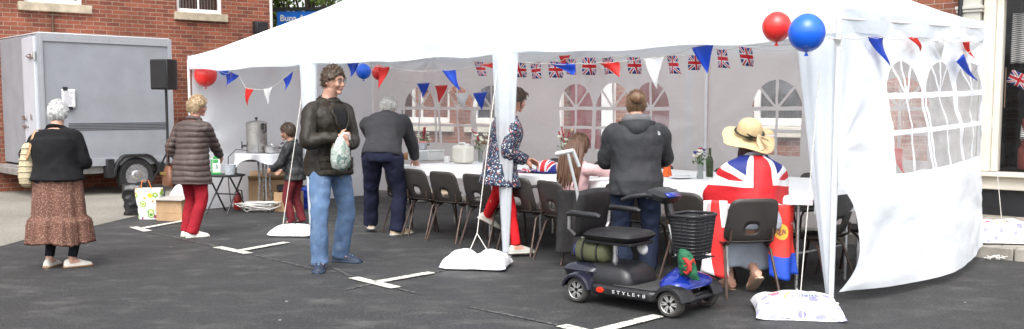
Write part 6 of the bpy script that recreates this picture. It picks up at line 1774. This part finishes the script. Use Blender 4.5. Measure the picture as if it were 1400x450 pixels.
for sd in (-1, 1):
    MB().tube([torso_pt(p, t, 90-sd*lerp(4, 19, smooth(.13, .285, t)), .050) for t in np.linspace(-.055, .285, 16)], [(.013, .007)]*16, 8).build('front_edge', WAX, p.e, 179)
DEN = clothmat('faded blue denim', (.10, .165, .285), .88, .22, .5, 130, 5, (.30, .38, .48))
p.trousers(DEN, 'jeans', .05, .010, .98, 1.16, .011, 8, fs=8)
p.shoes(M('navy trainers', (.018, .028, .055), .6, .2, 9), M('navy sole', (.03, .05, .09), .7, .2), 1.02, M('pale blue laces', (.25, .42, .58), .7, .1))
pb_ = E('carrier_bag', p.loc, p.rot, 'crumpled translucent carrier bag held by the man in the dark jacket', 'carrier bag')
def pbag():
    m, nt = new_mat('crinkled translucent plastic'); co = coords(nt)
    k = nz(nt, co, 16, 5, .65); c = mixc(nt, k.rng(.4, .62), (.36, .44, .38), (.74, .78, .74)); c = mixc(nt, nz(nt, co, 8, 2).gt(.60), c, (.18, .26, .24))
    nm = bump(nt, nz(nt, co, 26, 4), .9, .02)
    out(nt, node(nt, 'ShaderNodeMixShader', {0: .25, 1: pbsdf(nt, c, .25, 0, nm), 2: node(nt, 'ShaderNodeBsdfTranslucent', {0: c, 'Normal': nm}).outputs[0]}).outputs[0]); return m
mb = MB(); mb.tube([(0, 0, -.27), (0, 0, -.24), (.0, 0, -.16), (0, 0, -.06), (0, 0, .02), (0, 0, .06)], [.04, .095, .105, .09, .055, .035], 26)
o = mb.build('bag_body', pbag(), pb_, 179); o.scale = (.88, .68, .88); o.location = (.15, .345, 1.14); displace(o.data, lambda c, n: .024*noise.noise(c*14)+.012*noise.noise(c*30))
MB().tube([V((.15, .335, 1.18)), V((.11, .355, 1.225)), V((.06, .35, 1.215)), V((.03, .335, 1.17))], .009, 8).build('handle', PLA, pb_)

# ------------------------------------------------------------------ 5: bending man in the grey jumper
p = Person(G(527, 321), (.16, .99), 1.76, 'person in a charcoal jumper and navy trousers bending over the table end', FAIR, lean=(16, 52), side=-8, gx=1.14, gy=1.18, gs=1.12, head=(10, -38, 0), pel=(0, -.10))
p.set_leg(-1, p.L(G(507, 317)), -20); p.set_leg(1, p.L(G(543, 321)), 40)
p.set_arm(-1, (-.16, .52, .80), (-.8, -.4, 0), palm=(0, 0, -1)); p.set_arm(1, (.22, .55, .80), (1, -.5, .1), palm=(0, 0, -1))
p.body(); p.hair(hairmat('grey white hair', (.36, .35, .33), (.62, .61, .58)), '', .016, .010, 60, -.6, .55, 6)
CHAR = clothmat('charcoal knit', (.034, .034, .037), .95, .15, .5, 140); p.top(CHAR, 'jumper', .0, .022, .004, 1.06, .010, 6, 5, .03)
NAVY = clothmat('navy cotton', (.012, .014, .034), .85, .2, .25); p.trousers(NAVY, k=1.12, hemk=1.2, amp=.010, seed=9, fs=7)
p.shoes(M('beige suede', (.40, .31, .19), .8, .12, 9, .2), WSOLE, 1.05)

# ------------------------------------------------------------------ 6: woman in the floral coat
p = Person(G(685, 348), (.95, .32), 1.66, 'person in a navy floral coat and bright red trousers walking past the gazebo leg', PINKS, lean=(6, 12), gx=.98, gy=1.06, head=(8, -12, 0))
p.set_leg(-1, p.L(G(706, 351)), 0); p.set_leg(1, p.L(G(659, 334)), 6, 28)
p.set_arm(1, p.L(AT(718, 221, 9.28)), (.4, -1, -.6), palm=(-.6, .3, -.6), curl=.6); p.set_arm(-1, p.L(AT(723, 219, 9.48)), (-.4, -1, -.6), palm=(.6, .3, -.6), curl=.6)
p.body(); p.hair(DBR, '', .016, .010, 55, -.50, .30, 2, temple=-.1); p.brows(DBR, .003)
mb = MB(); a = p.hp(0, -.10, .02); mb.ball(a, .045*p.hk, 16); o = mb.build('hair_knot', DBR, p.e, 179); displace(o.data, lambda c, n: .008*noise.noise(c*40))
mb = MB()
for sx in (-1, 1): mb.tube([p.hp(sx*.066, .045, .03), p.hp(sx*.076, .055, -.03), p.hp(sx*.068, .062, -.10)], [.006, .006, .002], 6)
mb.tube([p.hp(-.02, .09, .10), p.hp(.01, .12, .085), p.hp(.03, .125, .06)], [.012, .010, .003], 6)
mb.build('loose_hair', DBR, p.e)
def floral():
    m, nt = new_mat('navy floral print'); co0 = coords(nt); ds = node(nt, 'ShaderNodeTexNoise', {'Vector': co0, 'Scale': 38.0, 'Detail': 1.0}); co = node(nt, 'ShaderNodeVectorMath', {0: co0, 1: node(nt, 'ShaderNodeVectorMath', {0: ds.outputs[1], 3: .03}, operation='SCALE').outputs[0]}, operation='ADD').outputs[0]
    vo = node(nt, 'ShaderNodeTexVoronoi', {'Vector': co, 'Scale': 44.0}); h, h2, _ = sep(nt, vo.outputs[1]); d = X(nt, vo.outputs[0])
    v2 = node(nt, 'ShaderNodeTexVoronoi', {'Vector': co, 'Scale': 70.0}); d2 = X(nt, v2.outputs[0]); k2 = sep(nt, v2.outputs[1])[0]
    c = mixc(nt, d2.lt(.36)*k2.gt(.42), (.010, .015, .040), mixc(nt, k2.gt(.7), (.10, .20, .30), (.55, .56, .58)))
    c = mixc(nt, d.lt(.38)*h.gt(.42), c, mixc(nt, h.gt(.76), mixc(nt, h.gt(.55), (.58, .56, .55), (.32, .42, .52)), (.50, .11, .09)))
    out(nt, pbsdf(nt, c, .55, 0, bump(nt, nz(nt, co, 16, 4), .35, .012))); return m
FLO = floral(); p.top(FLO, 'floral_coat', -.10, .022, .045, 1.0, .007, 8, 8, .03)
c, x, f, up = p.fr(.31); mb = MB(); mb.tube([c-x*.10+f*.02+up*.01, c-x*.07-f*.07-up*.01, c-f*.105-up*.03, c+x*.07-f*.07-up*.01, c+x*.10+f*.02+up*.01], [.02, .034, .042, .034, .02], 12)
mb.build('hood', clothmat('dark teal lining', (.018, .035, .055), .8), p.e, 179)
BRED = clothmat('bright red cotton', (.60, .012, .018), .8, .08, .25); p.trousers(BRED, k=.90, hemk=.86, amp=.006, seed=6, short=.03)
p.shoes(M('pale grey trainers', (.42, .42, .38), .6, .12, 9), WSOLE)

# ------------------------------------------------------------------ 7: long haired girl sitting
cp_ = TW(6.66, .34)
p = Person(cp_, (.70, .71), 1.44, 'child with long brown hair in a pale pink top sitting at the table', FAIR, lean=(0, 9), hipz=.50, gx=.92, gy=.95, head=(10, -12, 0), headk=.20, pel=(.02, -.09))
for sd in (-1, 1): p.set_leg(sd, (sd*.10, .28), sd*4, hint=(0, 1, .6))
p.set_arm(1, (.24, .46, .80), (1, -.3, -.3), palm=(0, 0, -1)); p.set_arm(-1, (-.14, .46, .80), (-1, -.3, -.3), palm=(0, 0, -1))
p.body(); LBR = hairmat('long brown hair', (.055, .026, .014), (.15, .075, .042), (90, 90, 4)); p.hair(LBR, '', .020, .004, 30, -.9, .40, 4, temple=-.7)
mb = MB(); rnd = random.Random(3)
for i in range(90):
    a = R(lerp(95, 265, i/89)); x0 = .078*math.sin(a); y0 = .098*math.cos(a)
    s0 = p.hp(x0*1.12, y0*1.1, .02+rnd.uniform(-.02, .03)); e = V((s0.x+rnd.uniform(-.03, .03)+x0*.45, p.fr(.2)[0].y-.125+abs(x0)*.5+rnd.uniform(-.015, .015), .72+rnd.uniform(-.05, .09)))
    m_ = s0.lerp(e, .45)+V((x0*.45, -.03, .02))
    q = spl([(s0, .013), (m_, .013), (e, .004)], 5); mb.tube([z[0] for z in q], [z[1] for z in q], 6)
mb.build('long_locks', LBR, p.e, 179)
PKT = clothmat('pale pink cotton', (.62, .40, .40), .8, .08, .3); p.top(PKT, 'top', -.03, .014, .004, .92, .007, 9, 5, .02)
p.trousers(clothmat('dark leggings', (.02, .02, .028), .85), k=.9, amp=.004); p.shoes(M('dark trainers', (.03, .028, .03), .6, .2), DSOLE)

# ------------------------------------------------------------------ 8: woman in the dark waterproof
p = Person(G(868, 384), (.02, 1), 1.60, 'person in a dark grey hooded waterproof standing behind the mobility scooter', FAIR, lean=(1, 6), gx=1.18, gy=1.22, gs=1.10, head=(6, -10, 0))
p.set_leg(-1, (-.085, -.03), -16); p.set_leg(1, (.105, .02), 24)
p.set_arm(-1, (-.10, .31, 1.00), (-.75, -.6, -.6)); p.set_arm(1, (.12, .33, 1.04), (.75, -.6, -.6))
p.body(); MBR = hairmat('mid brown hair', (.085, .045, .022), (.20, .115, .06)); p.hair(MBR, '', .013, .004, 40, -.85, .40, 6, temple=-.35)
mb = MB(); mb.ball(p.hp(.006, -.118, .035), (.060*p.hk, .042*p.hk, .052*p.hk), 24); o = mb.build('hair_bun', MBR, p.e, 179); displace(o.data, lambda c, n: .007*noise.noise(c*45))
SHELL = clothmat('dark grey waterproof', (.030, .031, .034), .68, .15, .45, 40, 5)
p.top(SHELL, 'waterproof', -.055, .030, .012, 1.14, .010, 6, 9, .05)
c, x, f, up = p.fr(.305); LIN = clothmat('grey hood lining', (.13, .13, .135), .8)
mb = MB(); mb.tube([c+x*sd_*.0+x*q+f*yy+up*zz for sd_ in (1,) for q, yy, zz in ((-.10, .03, .03), (-.09, -.06, .04), (0, -.105, .042), (.09, -.06, .04), (.10, .03, .03))], [(.02, .035), (.026, .04), (.03, .045), (.026, .04), (.02, .035)], 12); mb.build('hood_lining', LIN, p.e, 179)
mb = MB(); mb.grid(lambda a, b: c+x*(.145*(2*a-1)*(1-.5*b**1.5))+f*(-.105-.060*math.sin(math.pi*min(1, .15+b*.95))*(1-.6*(2*a-1)**2)+.075*(2*a-1)**2)+up*(.025-.175*b), 24, 18); mb.build('hood', SHELL, p.e, 179, solid=.025)
lg = MB(); b0 = p.ring(.245, .044, n=72)
ctr = b0[62]; nrm = (ctr-p.fr(.245)[0]).normalized(); lx = nrm.cross(V((0, 0, 1))).normalized()*-1; lz = V((0, 0, 1))
for k_ in range(3):
    rr_ = .030-.009*k_; lg.tube([ctr+nrm*.004+lx*(rr_*math.cos(a)-.012)+lz*(rr_*math.sin(a)) for a in np.linspace(.0, 1.57, 8)], .0028, 5)
lg.build('chest_emblem', M('white embroidery', (.7, .7, .7), .7), p.e)
JEA = clothmat('dark blue denim', (.015, .022, .046), .85, .2, .4, 120, 5); p.trousers(JEA, 'jeans', k=1.10, hemk=1.12, amp=.010, seed=3, fs=8)
p.shoes(M('brown suede', (.14, .075, .04), .8, .15, 9), TSOLE)

# ------------------------------------------------------------------ 9: woman in the flag cape
p = Person(chG+V((.085, .03, 0)), (math.cos(GA), math.sin(GA)), 1.66, 'person wrapped in a union flag cape and wide straw hat sitting at the table end', FAIR, lean=(3, 17), hipz=.535, gx=1.12, gy=1.10, gs=1.04, head=(14, -24, 12), pel=(0, .02), side=2)
p.set_leg(-1, (-.13, .20), -6, hint=(0, 1, .6)); p.set_leg(1, (-.01, -.02), 4, 34, hint=(.1, 1, .25))
p.set_arm(-1, (-.13, .44, .81), (-.8, -.45, -.5), palm=(0, 0, -1)); p.set_arm(1, (.15, .44, .81), (.8, -.45, -.5), palm=(0, 0, -1))
p.body(); AUB = hairmat('dark auburn hair', (.03, .012, .01), (.09, .035, .025)); p.hair(AUB, '', .022, .008, 40, -.98, .3, 3, temple=-.6)
mb = MB()
for i in range(44):
    a = R(lerp(100, 270, i/43)); s0 = p.hp(.08*math.sin(a), .10*math.cos(a), -.02); q = spl([(s0, .014), (s0+V((.02*math.sin(a), -.02, -.08)), .014), (s0+V((.02*math.sin(a), -.01, -.15)), .005)], 4); mb.tube([z[0] for z in q], [z[1] for z in q], 6)
mb.build('hair_ends', AUB, p.e, 179)
p.top(clothmat('pale summer top', (.42, .45, .52), .85), 'top', -.02, .010, .0, .85, .004)
# cape
def capemat():
    m, nt = new_mat('union flag cape'); u, v, _ = sep(nt, coords(nt, 'UV'))
    c = union_jack(nt, u, v, 1.5); co = coords(nt)
    nm = bump(nt, nz(nt, co, 11, 4)+nz(nt, co, 60, 2)*.1, .4, .015)
    d = pbsdf(nt, c, .6, 0, nm); t = node(nt, 'ShaderNodeBsdfTranslucent', {0: c}).outputs[0]
    out(nt, node(nt, 'ShaderNodeMixShader', {0: .15, 1: d, 2: t}).outputs[0]); return m
cN, xN, fN, uN = p.fr(.30)
mb = MB(); na, nb_ = 70, 40
from mathutils.bvhtree import BVHTree
tops = [o for o in p.e.children if o.name.split('.')[0] in ('top', 'body')]
tv, tf = [], []
for o in tops:
    k0 = len(tv); tv += [v.co.copy() for v in o.data.vertices]; tf += [tuple(i+k0 for i in q.vertices) for q in o.data.polygons]
bvh = BVHTree.FromPolygons(tv, tf)
zt, zb_ = cN.z+.055, .66
TH = R(138); rad = np.zeros((nb_+1, na+1)); ctr = []
for j_ in range(nb_+1):
    z = lerp(zt, zb_, j_/nb_)
    cx = lerp(cN.x, p.hip.x, smooth(0, .6, zt-z)); cy = lerp(cN.y+.0, p.hip.y+.05, smooth(.0, .55, zt-z)); ctr.append((cx, cy, z))
    for i_ in range(na+1):
        th = (2*i_/na-1)*TH; d_ = V((math.sin(th), -math.cos(th), 0)); o_ = V((cx, cy, z))+d_*1.0
        h_ = bvh.ray_cast(o_, -d_, 1.0)
        rad[j_, i_] = (1-h_[3]+.022) if h_[0] is not None else .06
for j_ in range(1, nb_+1): rad[j_] = np.maximum(rad[j_], rad[j_-1]*.992)
for _ in range(4):
    q_ = np.pad(rad, ((1, 1), (2, 2)), 'edge'); bl_ = (q_[:-2, 2:-2]+q_[2:, 2:-2]+q_[1:-1, :-4]+q_[1:-1, 4:]+q_[1:-1, 1:-3]+q_[1:-1, 3:-1]+q_[1:-1, 2:-2]*2)/8
    rad = np.maximum(bl_, rad*.985)
def cape(a, b):
    i_, j_ = int(round(a*na)), int(round(b*nb_)); t = 2*a-1; th = t*TH; cx, cy, z = ctr[j_]
    r_ = rad[j_, i_]+(.012*math.sin(9*t+2*b)+.008*math.sin(19*t+5*b))*b+.006*noise.noise(V((a*9, b*6, 1)))
    return V((cx+r_*math.sin(th), cy-r_*math.cos(th), z+.014*math.sin(7*t)*b-.03*abs(t)*b))
gu = MB(); gu.grid(cape, na, nb_)
for k_ in gu.uv: gu.uv[k_] = [(.5+(u-.5)*.80, .5+(.72-v)*.61) for u, v in gu.uv[k_]]
gu.build('flag_cape', capemat(), p.e, 179, solid=.004)
# straw hat
C, hx, hy, hz = p.HF; STRAW = M('straw', (.62, .46, .25), .8, .12, 30, .5, 130)
hm = Matrix((hx, hy, hz)).transposed(); tl = hm @ Matrix.Rotation(R(46), 3, 'X') @ Matrix.Rotation(R(12), 3, 'Y'); base = p.hp(.0, -.040, .040)
def hat(a, b):
    th = 2*math.pi*a
    if b < .45: r_ = .205-(.205-.098)*b/.45; z = -.012+.012*(1-b/.45)*math.sin(2*th+.6)*1.0+.020*(1-b/.45)*math.sin(3*th+1.0)-.045*(1-b/.45)**1.2*(1 if math.sin(th) < 0 else .3)
    else:
        q = (b-.45)/.55; r_ = .100*(1-.14*q)*math.sqrt(max(0, 1-q**4)); z = .105*min(1, q*1.25)**.9 if q < .8 else .105+.012*math.sin((q-.8)/.2*1.57)
    return base+tl @ V((r_*math.cos(th), r_*1.12*math.sin(th), z))
ho = MB().grid(hat, 72, 34).build('straw_hat', STRAW, p.e, 179, solid=.004)
mb = MB(); mb.tube([base+tl @ V((.101*math.cos(t), .113*math.sin(t), .016)) for t in [2*math.pi*j/40 for j in range(40)]], [(.018, .004)]*40, 8, closed=True); mb.build('hat_band', clothmat('black green ribbon', (.012, .018, .013), .6), ho)
mb = MB()
for pts in (((-.06, -.125, .05), (-.03, -.14, .035), (.02, -.14, .02)), ((-.09, -.11, .03), (-.05, -.14, .02), (-.01, -.14, .005))): mb.tube([base+tl @ V(q) for q in pts], [(.02, .005), (.018, .008), (.005, .004)], 8)
mb.build('dark_bow', clothmat('black green ribbon 2', (.012, .018, .013), .6), ho)
mb = MB()
for pts, r0 in ((((.03, -.13, .05), (.06, -.16, .0), (.10, -.18, -.03)), .02), (((.03, -.13, .05), (.03, -.16, .0), (.05, -.20, -.05)), .019), (((.03, -.13, .04), (.08, -.135, .02), (.11, -.14, .0)), .017)):
    q = spl([(base+tl @ V(z), r0*(.5 if i_ == 0 else 1)) for i_, z in enumerate(pts)], 5); mb.tube([z[0] for z in q], [(z[1], .006) for z in q], 10)
mb.build('cream_bow', clothmat('cream ribbon', (.62, .47, .30), .7, .1, .3), ho)
# skirt hanging over the seat
PSK = clothmat('pale grey blue skirt', (.36, .41, .48), .85, .12, .3)
mb = MB(); mb.grid(lambda a, b: V((-.26+.52*a+.02*math.sin(9*a)*b, -.03+.30*b*0-.02*math.sin(12*a)*b+.10*b, .52-.34*b+.02*math.sin(8*a)*b)), 30, 14)
mb.grid(lambda a, b: V((-.27+.54*a, -.06+.45*b, .545+.03*math.sin(math.pi*a)*1.0-.02*b)), 24, 12)
mb.build('skirt', PSK, p.e, 179, solid=.012)
SAND = M('pale leather sandal', (.50, .36, .26), .6, .12, 9)
for sd in (-1, 1):
    hp, kn, an, fd, pp = p.leg[sd]; x = fd.cross(V((0, 0, 1))); f2 = fd*math.cos(pp)-V((0, 0, 1))*math.sin(pp); u2 = x.cross(f2); H_ = p.H; b_ = an-u2*.047*H_
    q = MB(); rs = []
    for t, hw in ((-.048, .014), (-.035, .024), (0, .024), (.05, .028), (.09, .027), (.118, .012)): rs.append([b_+f2*t*H_+x*hw*H_*math.cos(a)+u2*(-.004+.010*math.sin(a)) for a in [2*math.pi*j/14 for j in range(14)]])
    q.rings(rs)
    for t, hh in ((.055, .030), (.075, .024)): q.tube([b_+f2*t*H_+x*.029*H_*math.cos(a)+u2*hh*H_*max(0, math.sin(a)) for a in np.linspace(0, 3.14, 10)], (.004), 6)
    q.tube([an+x*.026*H_*math.cos(a)+f2*.026*H_*math.sin(a)-u2*.01 for a in [2*math.pi*j/14 for j in range(14)]], .005, 6, closed=True)
    q.build('sandal', SAND, p.e, 60)
# flags draped by her chair
def hang(name, label, m, top0, top1, z0, z1, seed, spread=.0, fold=.03, uv=None):
    a0, a1 = V(top0), V(top1); r = E(name, V((a0.x, a0.y, 0)), 0, label, 'flag', 'flags hanging beside the seated woman'); d = a1-a0; n_ = V((d.y, -d.x, 0)).normalized()
    def fn(a, b): return d*(a*(1+spread*b)-spread*b*.5)+n_*(fold*math.sin(8*a+seed+2*b)*(.4+b)+.02*noise.noise(V((a*3, b*3, seed)))+.06*b*b)+V((0, 0, lerp(z0, z1, b)+.02*math.sin(6*a+seed)*b))
    g_ = MB().grid(fn, 22, 24); g_.build('cloth', m, r, 179, solid=.004); return r
def cross_mat():
    m, nt = new_mat('red cross on white'); u, v, _ = sep(nt, coords(nt, 'UV')); k = (u-.55).abs().lt(.13).mx((v-.45).abs().lt(.10))
    c = mixc(nt, k, (.78, .77, .77), (.62, .02, .02)); out(nt, pbsdf(nt, c, .65, 0, bump(nt, nz(nt, coords(nt), 14, 3), .3, .01))); return m
def crest_mat():
    m, nt = new_mat('red flag with gold patch and blue foot'); u, v, _ = sep(nt, coords(nt, 'UV')); co = coords(nt)
    w = u+(nz(nt, co, 5, 2)-.5)*.1
    c = mixc(nt, v.gt(.70), (.66, .03, .02), (.012, .07, .50)); d = ((u-.45).sq()+((v-.36)*1.6).sq()).op('SQRT')
    c = mixc(nt, d.lt(.17), c, (.70, .42, .05)); c = mixc(nt, d.lt(.10)*nz(nt, co, 40, 1).gt(.5), c, (.30, .10, .05))
    out(nt, pbsdf(nt, c, .65, 0, bump(nt, nz(nt, co, 14, 3), .3, .01))); return m
hang('hanging_flag', 'white flag with a red cross hanging beside the scooter basket', cross_mat(), AT(960, 300, 7.26), AT(993, 300, 7.34), .74, .17, 1.0, .45, .05)
hang('hanging_flag', 'red flag with a gold patch and blue foot hanging at the right of the chair', crest_mat(), AT(1052, 300, 7.30), AT(1086, 300, 7.42), .70, .14, 2.2, .1)
